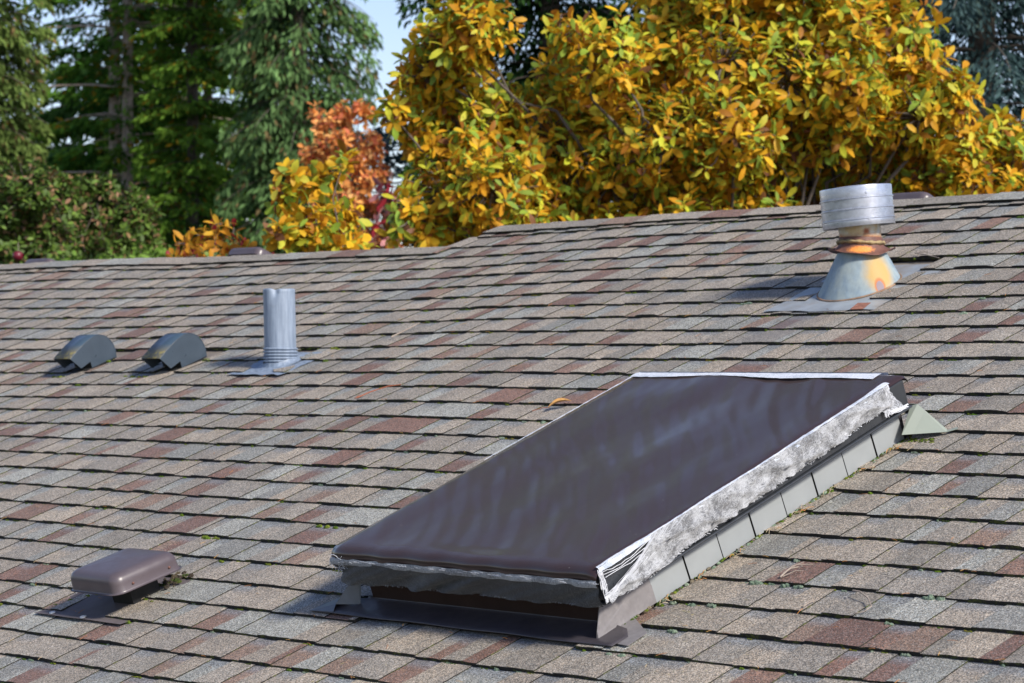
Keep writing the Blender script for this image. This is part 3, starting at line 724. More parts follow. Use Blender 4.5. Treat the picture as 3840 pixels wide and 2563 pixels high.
for k in range(7):
    a = 2*math.pi*k/6; rows.append([])
    for j in range(80):
        th = 2*math.pi*j/80; rr = .0800+(.0068+.0015*math.sin(th*9)+.001*math.sin(th*23))*math.cos(a); x0, y0 = lean(.165)
        rows[-1].append((x0+rr*math.cos(th), y0+rr*math.sin(th), .165+.0015*math.sin(3*th)+(.0075+.002*math.sin(th*13+1))*math.sin(a)-.003*math.cos(th-math.atan2(CR.y, CR.x))))
B.grid(rows, closed=True); B.build('sealant_bead', M_SEAL, fl, True)
B = MB(); B.lathe([(.0738, .17), (.0738, .25)], 48, axis=lambda z: lean(z)); B.build('neck', M_NECK, fl, True)
# cap: banded drum, tilted
capo = bpy.data.objects.new('cap', None)
B = MB(); prof = [(.1272, 0), (.1278, .001)]
H = .139
for k, f_ in enumerate((.17, .43, .70)):
    z = H*f_; prof += [(.1270, z-.0034), (.1300, z-.0012), (.1300, z+.0016), (.1262, z+.0044)]
prof += [(.1272, H-.004), (.1265, H), (.122, H+.0005)]
B.lathe(prof, 96); B.lathe([(.122, H+.0005), (.06, H+.006), (.001, H+.008)], 96)
B.lathe([(.1262, 0), (.1262, .02), (.05, .03)], 64)
cap_o = smooth_by_angle(B.build('cap', M_CAP, fl), 50)
tilt = Matrix.Rotation(RAD(-5.6), 3, CF)
x0, y0 = lean(.22); cap_o.location = (x0-.001*CR.x, y0, .2215); cap_o.rotation_euler = tilt.to_euler()
for (z, da) in ((.112, 3), (.021, 3)):
    B = MB(); a = math.atan2(-CF.y, -CF.x)+RAD(da+6); d = Vector((math.cos(a), math.sin(a), 0)); c0 = d*.1275+Vector((0, 0, z)); t_ = Vector((-d.y, d.x, 0)); n = 12
    for rr, hh in ((.0048, .001),):
        ring = [tuple(c0+d*hh+t_*(rr*math.cos(2*math.pi*j/n))+Vector((0, 0, rr*math.sin(2*math.pi*j/n)))) for j in range(n)]; base = [tuple(c0+t_*(rr*1.1*math.cos(2*math.pi*j/n))+Vector((0, 0, rr*1.1*math.sin(2*math.pi*j/n)))) for j in range(n)]
        B.grid([base, ring], closed=True); B.quad(ring)
        ring2 = [tuple(c0+d*(hh+.0016)+t_*(.0022*math.cos(2*math.pi*j/n))+Vector((0, 0, .0022*math.sin(2*math.pi*j/n)))) for j in range(n)]; b2 = [tuple(c0+d*hh+t_*(.0022*math.cos(2*math.pi*j/n))+Vector((0, 0, .0022*math.sin(2*math.pi*j/n)))) for j in range(n)]
        B.grid([b2, ring2], closed=True); B.quad(ring2)
    B.build('rivet', M_CAP, cap_o, True)
# flat base sheet, stained
M_BASE = simple('stained_zinc_sheet', (.44, .48, .51), .40, .45, vs=18, vary=.12, dirt=(.38, .25, .12), dirt_amt=.55)
B = MB(); rows = []
for (v, w) in ((-.50, .0105), (-.60, .0085), (-.715, .0090), (-.80, .0105), (-.858, .0092), (-.90, .0125), (-.985, .0166)):
    ul, ur = -5.885-.006*(v < -.9), -5.405+.012*(v < -.9)
    rows.append([tuple(Vector(W(ul+(ur-ul)*i/30, v+(.006*math.sin(i*.3) if v < -.95 else 0), w+.0008*math.sin(i*.8)))) for i in range(31)])
B.grid(rows, flip=True); o = B.build('base_sheet', M_BASE, fl, True)
B = MB(); rows = []
for (v, w) in ((-.905, .0140), (-.94, .0158), (-.982, .0182)):
    rows.append([tuple(Vector(W(-5.512+.058*i/6+(v+.94)*-.3, v, w))) for i in range(7)])
B.grid(rows, flip=True); B.build('rust_patch', simple('flaking_rust', (.26, .11, .07), .8, vs=60, vary=.4), fl, True)

# ------------------------------------------------------------------ plumbing vent pipe
PU, PV = -8.078, -1.462
pp = thing('vent_pipe', 'upright dented lead-grey vent pipe with ribbed collar', 'vent pipe', R(PU, PV, disp(PU, PV)))
def make_lead():
    m, nt, b, _ = mat('lead_sheet'); co = objco(nt)
    st = noise(nt, scaled(nt, co, (70, 70, 6)), 1, 4, .6)
    c = mix(nt, ramp(nt, st, .35, .68), (.155, .20, .27), (.265, .325, .415))
    bl_ = noise(nt, co, 14, 3); c = mix(nt, ramp(nt, bl_, .62, .72, 0, .6), c, (.16, .19, .23))
    L(nt, c, b.inputs['Base Color']); b.inputs['Metallic'].default_value = .0; L(nt, ramp(nt, st, .3, .7, .46, .6), b.inputs['Roughness'])
    bump(nt, noise(nt, co, 30, 3), b, .004, .4); return m
M_LEAD = make_lead()
lp = lambda z: (-CR.x*.030*z, -CR.y*.030*z)
B = MB(); seg = 64; rows = []
zs = [.055, .075, .1, .14, .18, .22, .25, .27, .285, .295, .302, .307, .309, .305, .29, .25]
for k, z in enumerate(zs):
    r = .0645 if k < 11 else (.0635, .0622, .0610, .0600, .0600)[k-11]
    if k == 10: r = .0655
    row = []
    for j in range(seg):
        a = 2*math.pi*j/seg; x0, y0 = lp(z); th0 = math.atan2(-CF.y, -CF.x)
        da = (a-th0+.15+math.pi) % (2*math.pi)-math.pi
        dent = .012*math.exp(-(da/.22)**2)*math.exp(-((z-.305)/.022)**2)
        lon = .0011*math.sin(3*a)+.0008*math.sin(5*a+z*9)
        zz = z - (.006*math.exp(-(da/.22)**2) if 8 < k < 14 else 0) + .0012*math.sin(a*4)*(k > 8)
        row.append((x0+(r+lon-dent)*math.cos(a), y0+(r+lon-dent)*math.sin(a), zz))
    rows.append(row)
B.grid(rows, closed=True); B.build('pipe', M_LEAD, pp, True)
B = MB(); prof = []
for k in range(6):
    z = -.002+.0125*k
    prof += [(.0625, z), (.0675, z+.0022), (.0705, z+.0045), (.0710, z+.0062), (.0705, z+.008), (.0675, z+.0103), (.0625, z+.0124)]
B.lathe(prof, 64, axis=lp); B.build('ribbed_collar', M_LEAD, pp, True)
def PW(u, v, w): return tuple(R(u, v, w)-R(PU, PV, 0))
B = MB(); rows = []   # flared skirt blending into the flange
for (r, w, mixk) in ((.0665, .030, 0), (.070, .021, 0), (.080, .0155, 0), (.105, .0125, 0)):
    rows.append([PW(PU+r*math.cos(2*math.pi*j/48), PV+r*math.sin(2*math.pi*j/48), w) for j in range(48)])
B.grid(rows, closed=True, flip=True)
rows = []
for (v, w) in ((-1.34, .010), (-1.43, .0088), (-1.50, .0120), (-1.572, .0125), (-1.590, .0165), (-1.612, .0195)):
    rows.append([PW(-8.245+.345*i/24+(.006*math.sin(i) if v < -1.6 else 0), v+(.004*math.sin(i*.7) if v < -1.6 else 0), w+.0012*math.sin(i*.9+v*30)) for i in range(25)])
B.grid(rows, flip=True); B.build('boot_flange', M_LEAD, pp, True)

# ------------------------------------------------------------------ gooseneck exhaust hoods
M_HOOD = simple('slate_painted_hood', (.042, .060, .082), .33, spec=.55, vs=16, vary=.08)
def make_hoodtop():
    m, nt, b, _ = mat('hood_sheet_sky_tint_lichen'); co = objco(nt); s = sep(nt, co)
    base = mix(nt, noise(nt, co, 20, 3), (.040, .068, .100), (.050, .082, .120))  # bluer than the cheeks: sky reflection put into the top's colour
    f = math_(nt, 'MULTIPLY', ramp(nt, s[1], -.085, -.11), ramp(nt, noise(nt, co, 60, 4, .65), .47, .62))
    g = math_(nt, 'MULTIPLY', ramp(nt, s[1], -.06, -.10), .6)
    c = mix(nt, g, base, (.13, .12, .085)); c = mix(nt, math_(nt, 'MULTIPLY', f, .6), c, (.34, .28, .06))
    L(nt, c, b.inputs['Base Color']); L(nt, ramp(nt, s[1], -.06, -.1, .30, .7), b.inputs['Roughness']); return m
M_HOODTOP = make_hoodtop(); M_INSHADE = simple('hood_inside_shade', (.008, .009, .010), .7, vs=20)  # near-black colour paints in the shade inside and under the vent hoods
def hood(u, label):
    t = thing('exhaust_hood', label, 'roof vent', R(u, -1.46, disp(u, -1.46)), 'slate grey exhaust hoods', ROT)
    pr = [(-1.375, 0), (-1.368, .035), (-1.371, .064), (-1.384, .095), (-1.402, .114), (-1.425, .126), (-1.450, .130), (-1.490, .1225), (-1.525, .112), (-1.602, .080)]
    pr = [(v+1.46, w+.004) for v, w in pr]
    plate = pr + [(-.104, .026), (-.049, .037), (-.051, .004)]
    wd = .132
    B = MB()
    rows = [[(-wd, v, w), (0, v, w)] for v, w in pr]; B.grid(rows)
    # rolled rim where the sheet meets the cheeks
    o = B.build('hood_sheet', M_HOODTOP, t, True); s_ = o.modifiers.new('s', 'SOLIDIFY'); s_.thickness = .0018; s_.offset = -1
    for x, sg in ((0, 1), (-wd, -1)):
        B = MB(); B.quad([(x, v, w-.001) for v, w in plate]); c = B.build('cheek', M_HOOD, t); m_ = c.modifiers.new('s', 'SOLIDIFY'); m_.thickness = .002; m_.offset = 0
        B = MB(); B.tube([(x+.0008*sg, v, w+.0003) for v, w in pr], .0018, 6); B.build('rolled_rim', M_HOOD, t, True)
    B = MB(); B.box((-wd+.004, -.048, -.004), (-.004, -.044, .100)); B.box((-wd+.003, -.10, .004), (-.003, .07, .0055)); B.build('damper', M_INSHADE, t)
    B = MB(); B.box((-wd-.004, -.085, .006), (.012, .08, .0078)); B.build('base_plate', M_INSHADE, t)
    return t
hood(-9.36, 'curved slate grey exhaust hood farther left from the grey pipe')
h2 = hood(-8.69, 'curved slate grey exhaust hood next to the grey pipe')

# ------------------------------------------------------------------ box roof vents
M_BVENT = simple('mauve_brown_enamel', (.088, .071, .080), .36, spec=.55, vs=10, vary=.07, dirt=(.20, .18, .19), dirt_amt=.2)
M_BFL = simple('dull_brown_flange', (.125, .105, .108), .7, spec=.3, vs=14, vary=.15, dirt=(.12, .11, .09), dirt_amt=.4)
def boxvent(loc, rot, label, w_=.262, d_=.25, wf=.088, wb=.068, front=True, group=None, h=.062):
    t = thing('roof_vent', label, 'roof vent', loc, group, rot)
    def rr(ins, rc, n=8):
        pts = []; a, b = w_/2-ins, d_/2-ins; rc = max(.004, rc-ins*.6)
        for (cx, cy, a0) in ((a-rc, -b+rc, -90), (a-rc, b-rc, 0), (-a+rc, b-rc, 90), (-a+rc, -b+rc, 180)):
            for k in range(n): th = RAD(a0+90*k/(n-1)); pts.append((cx+rc*math.cos(th), cy+rc*math.sin(th)))
        return pts
    def zb(y): return wf+(wb-wf)*((y+d_/2)/d_)
    B = MB(); rows = []
    for (ins, dz) in ((-.007, .0015), (-.007, 0.0), (-.002, .002), (0, .006), (.001, h*.45), (.002, h*.60), (.0055, h*.75), (.012, h*.88), (.021, h*.96), (.034, h), (.07, h+.0035), (.11, h+.0045)):
        rows.append([(x, y, zb(y)+dz) for x, y in rr(ins, .036)])
    B.grid(rows, closed=True); B.quad(rows[-1])
    B.quad([(x, y, zb(y)+.001) for x, y in rr(0, .036)][::-1])
    B.build('hood', M_BVENT, t, True)
    B = MB(); B.box((-w_/2+.07, -d_/2+.095, .0), (w_/2-.085, d_/2-.05, wb+.002)); B.build('throat', M_INSHADE, t)
    B = MB(); rows = []
    for (v, w) in ((.17, .007), (-d_/2+.03, .0085), (-d_/2+.01, .0085), (-.165, .0172)): rows.append([(-w_/2-.175+(w_+.205)*i/12, v, w+.0006*math.sin(i)) for i in range(13)])
    B.grid(rows, flip=True); B.build('base_flange', M_BFL, t, True)
    if front:
        for (y,) in ((-.062,), (.075,)):
            B = MB(); z = zb(y)+.019; n = 8
            B.grid([[(w_/2+.0005+k_, y+.0042*q*math.cos(2*math.pi*j/n), z+.0042*q*math.sin(2*math.pi*j/n)) for j in range(n)] for k_, q in ((0, 1), (.003, .9), (.004, .1))], closed=True)
            B.build('screw', M_RUST, t, True)
        for (x, y) in ((-.225, -.150), (-.055, -.152)):
            B = MB(); blob(B, (x, y, .018), .013, .010, .003, (.4, .4, .4)); B.build('sealant_dab', simple('silver_sealant', (.40, .42, .44), .4, .3, vs=40), t, True)
    return t
boxvent(R(-6.432, -3.452, disp(-6.43, -3.45)), ROT, 'mauve-brown box roof vent with rounded hood at the lower left')
RB = Matrix.Rotation(math.pi, 3, 'Z') @ ROT      # back slope frame: its uphill direction is toward the ridge
def backvent(u, apex, label):
    c2, s2 = math.cos(2*PITCH), math.sin(2*PITCH); d = .27
    p = Vector((u, (apex)*CP+d*CP, ZR+apex*SP-d*SP))
    boxvent(p, RB, label, front=False, group='box vents beyond the ridge', w_=.27, d_=.25, wf=.066, wb=.076, h=.052)
backvent(-12.34, .035, 'brown box vent top peeking over the ridge at the far left')
backvent(-10.40, .035, 'brown box vent top peeking over the ridge below the small yellow tree')
backvent(-6.36, .30, 'brown box vent top peeking over the ridge right of the shiny flue cap')

# ------------------------------------------------------------------ ground and sky
m_g, nt, b, _ = mat('grass_ground'); co = geopos(nt)
L(nt, mix(nt, noise(nt, co, 1.2, 5), (.035, .05, .015), (.09, .10, .035)), b.inputs['Base Color']); b.inputs['Roughness'].default_value = .95
B = MB(); B.quad([(-700, -300, 0), (500, -300, 0), (500, 900, 0), (-700, 900, 0)])
gr = B.build('ground', m_g); tag(gr, kind='structure')

# ------------------------------------------------------------------ foliage builders (numpy)
def add_mesh(name, V, F, C, m, parent, smooth=False):
    me = bpy.data.meshes.new(name); nf, k = F.shape
    me.vertices.add(len(V)); me.vertices.foreach_set('co', V.astype(np.float32).ravel())
    me.loops.add(nf*k); me.loops.foreach_set('vertex_index', F.astype(np.int32).ravel())
    me.polygons.add(nf); me.polygons.foreach_set('loop_start', np.arange(0, nf*k, k, dtype=np.int32))
    me.materials.append(m)
    a = me.attributes.new('tab', 'FLOAT_COLOR', 'FACE'); a.data.foreach_set('color', np.c_[C, np.ones(len(C))].astype(np.float32).ravel())
    me.update(calc_edges=True); me.validate()
    if smooth: me.polygons.foreach_set('use_smooth', [True]*len(me.polygons))
    o = bpy.data.objects.new(name, me); COL.objects.link(o); o.parent = parent; return o
def unit(a): return a/np.maximum(np.linalg.norm(a, axis=1, keepdims=True), 1e-9)
def leaves(P, D, S, C, aspect=.42, curl=.25, U=None):
    """leaf blades: P base points, D directions, S lengths"""
    n = len(P); D = unit(D); up = (np.tile([0, 0, 1.], (n, 1)) if U is None else U)+RNG.normal(0, .28, (n, 3))
    X = unit(np.cross(D, up)); Z = unit(np.cross(X, D)); S = S[:, None]
    def pt(t, x, z): return P + D*S*t + X*S*x + Z*S*z
    a = aspect; cu = (curl*RNG.uniform(.3, 1.5, n))[:, None]; fo = RNG.uniform(.03, .16, n)[:, None]
    def pt2(t, x): return P + D*S*t + X*S*x + Z*S*(-cu*t*t + fo*abs(x)*2)
    V = np.stack([pt2(0, 0), pt2(.36, 0), pt2(.72, 0), pt2(1.0, 0), pt2(.33, -a*.40), pt2(.70, -a*.46), pt2(.33, a*.40), pt2(.70, a*.46), pt2(.92, -a*.22), pt2(.92, a*.22)], 1)
    base = (np.arange(n)*10)[:, None, None]
    T = np.array([[0, 4, 1, 1], [0, 1, 6, 6], [4, 5, 2, 1], [1, 2, 7, 6], [5, 8, 3, 2], [2, 3, 9, 7]])
    F = []
    tri = np.array([[4, 5, 2, 1], [1, 2, 7, 6], [5, 8, 3, 2], [2, 3, 9, 7]])
    F4 = (tri[None]+base).reshape(-1, 4); C4 = np.repeat(C, 4, 0)
    # the two base triangles become quads with a split edge point
    V = np.concatenate([V, pt2(.15, -a*.16)[:, None], pt2(.15, a*.16)[:, None]], 1); base = (np.arange(n)*12)[:, None, None]
    tri = np.array([[0, 10, 4, 1], [0, 1, 6, 11], [4, 5, 2, 1], [1, 2, 7, 6], [5, 8, 3, 2], [2, 3, 9, 7]])
    return V.reshape(-1, 3), (tri[None]+base).reshape(-1, 4), np.repeat(C, 6, 0)
def limb(B, a, b, r0, r1, sag=0.0, k=6, wob=.03):
    a, b = Vector(a), Vector(b); d = (b-a).length
    B.tube([a.lerp(b, i/k)+Vector((random.uniform(-1, 1), random.uniform(-1, 1), random.uniform(-1, 1)))*(wob*d*(0 if i in (0, k) else 1))+Vector((0, 0, sag*math.sin(math.pi*i/k))) for i in range(k+1)], r0, 6, r1=r1)
M_BARK = simple('tree_bark', (.11, .09, .075), .9, vs=9, vary=.35, bmp=.02)
M_GREYBARK = simple('grey_brown_bark', (.38, .30, .25), .9, vs=9, vary=.35, bmp=.02)
def broad(name, label, cat, base, lobes, leaf, palfn, n_cl, per, matl, aspect=.42, trunk_r=.09, group=None, spread=.9, shell=.55, upb=.25, curl=.25, stems=1):
    """lobes: (centre, radius). Leaf rosettes on twig ends through the lobes; twigs and limbs back to the trunk."""
    t = thing(name, label, cat, base, group); base = Vector(base)
    vol = np.array([r**2 for _, r in lobes]); vol = vol/vol.sum(); B = MB(); P = []; D = []; S = []; C = []; U = []
    cen = sum((Vector(c)*v for (c, _), v in zip(lobes, vol)), Vector())
    hub = Vector((base.x, base.y, max(1.2, cen.z-1.6)))-base
    for s_ in range(stems):
        o = Vector((random.uniform(-1, 1), random.uniform(-1, 1), 0))*(.25*(stems > 1)); limb(B, o, hub+o*.5, trunk_r, trunk_r*.75, k=5)
    for (c, r) in lobes: limb(B, hub, Vector(c)-base, trunk_r*.22, trunk_r*.06, k=8, wob=.05)
    for li, (c, r) in enumerate(lobes):
        m_ = max(3, int(n_cl*vol[li])); c = Vector(c)-base
        for _ in range(m_):
            d = Vector(RNG.normal(0, 1, 3)).normalized(); rad = r*(shell+(1-shell)*random.random()**.6)*random.uniform(.85, 1.12)
            q = c + d*rad; outd = (d*.8+Vector((0, 0, upb))+Vector(RNG.normal(0, .35, 3))).normalized()
            if random.random() < .5: limb(B, c+d*rad*.25, q, .006+.02*leaf, .003+.006*leaf, k=3, wob=.06)
            tip = random.random()
            hgt = d.z*.5+.5
            e1 = outd.orthogonal().normalized(); e2 = outd.cross(e1); a0 = random.random()*6.3
            for k in range(per):
                ll = leaf*random.uniform(.65, 1.15); an = a0+2.4*k
                dd = (e1*math.cos(an)+e2*math.sin(an))*spread + outd*(.15+.75*(k/per)) + Vector(RNG.normal(0, .16, 3))
                P.append(q+outd*(leaf*(-.75+1.0*k/per))); D.append(dd); S.append(ll); U.append(outd*1.0+Vector((0, 0, .35))); C.append(palfn(hgt, tip, k))
    B.build('trunk', M_BARK, t, True)
    V, F, CC = leaves(np.array(P), np.array(D), np.array(S), np.array(C), aspect, curl, np.array(U))
    add_mesh('crown', V, F, CC, matl, t)
    return t
M_LEAF = attrmat('autumn_leaf', .5, trans=.42, vary=.16, vs=14, spec=.2)
M_LEAFD = attrmat('small_leaf', .55, trans=.3, vary=.2, vs=9, spec=.3)
def pal_mag(h, tip, k):
    r = random.random(); g = .20+.30*max(0, h-.35)*(tip > .45)+.22*(tip > .82)
    if r < g*.6: c = (.28, .41, .06)
    elif r < g*1.6: c = (.58, .57, .055)
    elif r < .62: c = (.74, .46, .03)
    elif r < .90: c = (.64, .33, .022)
    elif r < .97: c = (.34, .14, .018)
    else: c = (.22, .10, .05)
    j = random.uniform(.82, 1.15); return (c[0]*j, c[1]*j*random.uniform(.92, 1.08), c[2])
K = 1.6347   # photo overview px -> full px
def lobe(x, y, r, d, dd=0.0): # overview px position and radius, distance
    return (look(x*K, y*K, d+dd), r*K*d/FPX)
DM = 16.0
ml = [(1040,95,95),(1100,70,80),(985,170,85),(1050,190,100),(985,300,85),(900,262,42),(1060,330,120),(1160,250,75),(1010,440,95),(960,500,75),(1130,430,120),(1230,330,110),
      (1330,210,110),(1320,90,70),(1250,450,110),(1400,130,95),(1420,270,120),(1400,400,110),(1540,110,110),(1530,330,130),(1560,20,70),(1540,460,90),(1660,150,125),(1680,300,120),(1700,430,70),
      (1800,60,110),(1810,190,120),(1940,80,100),(1960,190,105),(2070,60,85),(2090,180,100),(2110,270,90),(2180,220,70),(2190,350,90),(2290,330,80),(2320,400,90),(2230,440,70),(1850,300,70),(2120,420,70),(2060,320,60),(1780,480,45),(1300,540,110),(1100,550,90),(1500,560,100),
      (2420,380,110),(2470,480,140),(1700,380,90),(1760,340,90),(1620,420,80),(1900,330,55),(2000,290,70),(1690,500,70),(1950,470,50),(2060,500,60),(1600,540,90),(1400,560,100),(1200,560,90),(2200,520,90),(2330,520,90),(1650,-60,120),(1850,-50,110),(2000,-40,90),(1500,-60,80),(1060,20,60)]
lobes = []
for i, (x, y, r) in enumerate(ml):
    lobes.append(lobe(x, y, r, DM, random.uniform(-.35, .35)))
    if i % 2 == 0: lobes.append(lobe(x+random.uniform(-30, 30), y+random.uniform(10, 40), r*.9, DM, random.uniform(.8, 1.7)))
for _ in range(8): lobes.append((look(random.uniform(1900, 3900), random.uniform(600, 1100), DM+random.uniform(0, 2)), random.uniform(.4, .6)))
mb = look(2750, 1300, DM+.8); mb.z = 0
broad('magnolia_tree', 'big golden-yellow magnolia tree covering the upper right beyond the ridge', 'tree', mb, lobes, .096, pal_mag, 7200, 8, M_LEAF, aspect=.44, trunk_r=.12, stems=3, shell=.42, curl=.30)
sl = [(650,455,50),(720,430,52),(760,400,40),(700,520,65),(770,500,60),(640,530,42),(800,560,45),(680,570,50),(750,575,55),(660,400,22),(790,365,14),(835,570,40)]
sb = look(1180, 1300, 15.0); sb.z = 0
broad('young_magnolia', 'small golden-leaved magnolia left of the big yellow tree, above the ridge', 'tree', sb, [lobe(x, y, r*.85, 15.0, random.uniform(-.2, .5)) for x, y, r in sl], .100, pal_mag, 120, 7, M_LEAF, aspect=.5, trunk_r=.05, shell=.3)
def pal_red(h, tip, k):
    c = random.choice([(.62, .30, .03), (.56, .24, .03), (.66, .40, .04), (.64, .36, .04), (.60, .30, .04), (.42, .05, .06)]); return c
rb = look(800, 1300, 15.4); rb.z = 0
broad('red_leaved_bush', 'low bush with red and orange leaves just over the ridge left of the small magnolia', 'bush', rb, [lobe(x, y, r, 15.4, random.uniform(-.2, .3)) for x, y, r in ((430,560,34),(480,545,34),(530,560,36),(560,585,34),(400,590,24),(600,590,30),(460,590,40),(500,515,10))], .095, pal_red, 44, 5, M_LEAF, trunk_r=.03, shell=.3)
def pal_or(h, tip, k):
    c = random.choice([(.74, .30, .08), (.80, .38, .11), (.68, .24, .07), (.80, .44, .15), (.58, .17, .08)]); j = random.uniform(.8, 1.2); return tuple(x*j for x in c)
ob = look(1300, 1300, 27); ob.z = 0
broad('orange_maple', 'airy orange-red maple between the dark conifers and the yellow magnolia', 'tree', ob, [lobe(x, y, r, 27, random.uniform(-.4, .4)) for x, y, r in ((745,280,45),(790,270,35),(835,260,30),(720,350,45),(790,340,55),(850,330,40),(740,430,50),(820,410,60),(860,400,45),(780,480,55),(840,480,50),(720,520,40),(830,245,22),(870,560,50))], .085, pal_or, 420, 6, M_LEAFD, aspect=.6, trunk_r=.07, shell=.25)
def pal_bb(h, tip, k): return random.choice([(.30, .02, .03), (.42, .04, .06), (.24, .03, .04), (.5, .2, .2)])
bb = look(1440, 1300, 20); bb.z = 0
broad('crimson_shrub', 'crimson-leaved shrub glimpsed between the orange maple and yellow magnolia', 'bush', bb, [lobe(x, y, r, 20, 0) for x, y, r in ((880,430,20),(900,450,18),(870,520,22),(900,545,20),(885,480,20),(860,560,20))], .11, pal_bb, 22, 5, M_LEAFD, trunk_r=.03, shell=.2)
def pal_sh(h, tip, k):
    r = random.random()
    if r < .5: c = (.075, .13, .025)
    elif r < .80: c = (.12, .20, .03)
    elif r < .92: c = (.22, .14, .06)
    else: c = (.30, .17, .10)
    j = random.uniform(.7, 1.3); return tuple(x*j for x in c)
for (lab, xs, d) in (('dark green and bronze shrub with pinkish shoots at the far left over the ridge', ((0,480,95),(60,440,80),(-60,470,120),(120,470,80),(20,560,100),(110,560,90),(70,390,26),(150,420,24)), 24.5),
                     ('bushy green shrub with red-brown shoots in front of the twin trunks', ((185,500,75),(250,500,70),(310,520,60),(200,570,90),(290,580,80),(350,590,50),(190,430,28),(240,430,28),(310,450,24),(320,480,35)), 25.5)):
    s_b = look(xs[0][0]*K+100, 1300, d); s_b.z = 0
    broad('shrub', lab, 'bush', s_b, [lobe(x, y, r, d, random.uniform(-.5, .5)) for x, y, r in xs], .075, pal_sh, 1500, 7, M_LEAFD, aspect=.5, trunk_r=.05, shell=.3, group='shrubs over the ridge at left', stems=3, upb=.5)
def pal_hedge(h, tip, k):
    c = random.choice([(.13, .24, .03), (.10, .18, .025), (.18, .30, .05), (.09, .14, .03)]); return c
cb = look(2900, 1300, 24); cb.z = 0
hb = look(650, 1300, 23); hb.z = 0
broad('green_bush', 'bright green bush low behind the ridge under the conifers', 'bush', hb, [lobe(x, y, r, 23, random.uniform(-.3, .3)) for x, y, r in ((340,610,50),(400,620,45),(460,620,45),(540,620,45),(250,620,45),(160,620,45))], .08, pal_hedge, 420, 7, M_LEAFD, aspect=.55, trunk_r=.04, shell=.3)
ap_ = thing('red_fruit', 'dark red round fruit hanging in the shrub at the far left', 'fruit', look(67, 960, 23.0))
B = MB(); B.lathe([(.002, -.045), (.03, -.04), (.046, -.02), (.05, 0), (.045, .025), (.025, .04), (.006, .036)], 20); B.build('flesh', simple('red_skin', (.12, .008, .02), .35, vs=20), ap_, True)
B = MB(); B.tube([(0, 0, .035), (.006, .004, .07), (.0, .0, .12)], .003, 5); B.build('stalk', M_TWIG, ap_, True)

M_CONI = attrmat('conifer_spray', .8, trans=.25, vary=.25, vs=3, spec=.05)
def conifer(name, label, base, H, zb, Rm, pal, trunk_r=.22, droop=.35, dens=1.0, tuft=.20, nbr=6, step=.36, gap=None, zfine=(2.5, 12.5), power=.75, group=None, hang=.5, sprd=.16, bark=None, lean_=0.0):
    t = thing(name, label, 'tree', base, group)
    B = MB(); B.tube([(lean_*z, .02*math.sin(z), z) for z in np.linspace(0, H, 14)], trunk_r, 10, r1=.02)
    Ps, Ds, Ss, Cs, Ws = [], [], [], [], []
    z = zb
    while z < H-.3:
        fine = zfine[0] < z < zfine[1]; tt = (z-zb)/(H-zb)
        Lm = Rm*(1-tt)**power * (1 if z < 13 else max(.5, 1-(z-13)*.08))
        nb = nbr if fine else max(4, nbr-1)
        a0 = random.random()*6.28
        for k in range(nb):
            az = a0+2*math.pi*k/nb+random.uniform(-.35, .35)
            Lb = Lm*random.uniform(.62, 1.12)
            if gap:
                dz = abs((az-gap[0]+math.pi) % (2*math.pi)-math.pi)
                if dz < gap[1] and gap[2] < z < gap[3]: Lb *= random.uniform(.06, .2)
            dx, dy = math.cos(az), math.sin(az); zz = z+random.uniform(-.2, .2)
            bp = lambda s: np.array([dx*Lb*s+lean_*z, dy*Lb*s, zz + .18*Lb*s - droop*Lb*s*s])
            pts = [tuple(bp(s)) for s in np.linspace(0, 1, 6)]
            B.tube(pts, .007+.006*Lb, 4, r1=.004)
            m_ = int((150 if fine else 18)*Lb*dens)
            s = RNG.random(m_)**.62; side = RNG.normal(0, 1, m_)*(sprd*Lb*(1.15-s)+.08)
            px = dx*Lb*s - dy*side; py = dy*Lb*s + dx*side
            pz = zz+.18*Lb*s-droop*Lb*s*s - np.abs(side)*.25 - RNG.random(m_)*hang*(.25 if not fine else .25)
            Ps.append(np.c_[px+lean_*z, py, pz])
            Ds.append(np.c_[dx*.55-dy*np.sign(side)*.5, dy*.55+dx*np.sign(side)*.5, np.full(m_, -hang)]+RNG.normal(0, .33, (m_, 3)))
            Ss.append(RNG.uniform(.6, 1.3, m_)*tuft*(.62 if fine else 1.6))
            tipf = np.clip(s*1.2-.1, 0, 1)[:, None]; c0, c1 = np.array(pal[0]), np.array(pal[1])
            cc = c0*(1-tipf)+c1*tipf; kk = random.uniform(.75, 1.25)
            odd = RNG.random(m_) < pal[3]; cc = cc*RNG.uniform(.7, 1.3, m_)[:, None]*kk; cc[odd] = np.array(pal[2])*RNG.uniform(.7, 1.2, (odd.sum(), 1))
            Cs.append(cc)
        z += step*random.uniform(.8, 1.2)*(1 if fine else 1.5)
    B.build('trunk', bark or M_BARK, t, True)
    P = np.concatenate(Ps); D = unit(np.concatenate(Ds)); S = np.concatenate(Ss)[:, None]; C = np.concatenate(Cs); n = len(P)
    X = unit(np.cross(D, RNG.normal(0, 1, (n, 3)))); wd = .17
    V = np.stack([P, P+D*S*.45-X*S*wd, P+D*S, P+D*S*.5+X*S*wd], 1).reshape(-1, 3)
    F = np.arange(n*4).reshape(-1, 4)
    add_mesh('crown', V, F, C, M_CONI, t)
    return t
def gb(px, d): p = look(px, 1300, d); p.z = 0; return p
towards = math.atan2(-CF.y, -CF.x)
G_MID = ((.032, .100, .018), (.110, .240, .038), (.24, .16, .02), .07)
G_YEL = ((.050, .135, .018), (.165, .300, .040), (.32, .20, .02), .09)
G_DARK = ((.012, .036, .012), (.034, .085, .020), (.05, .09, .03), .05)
G_GREY = ((.034, .080, .030), (.110, .195, .070), (.17, .13, .06), .08)
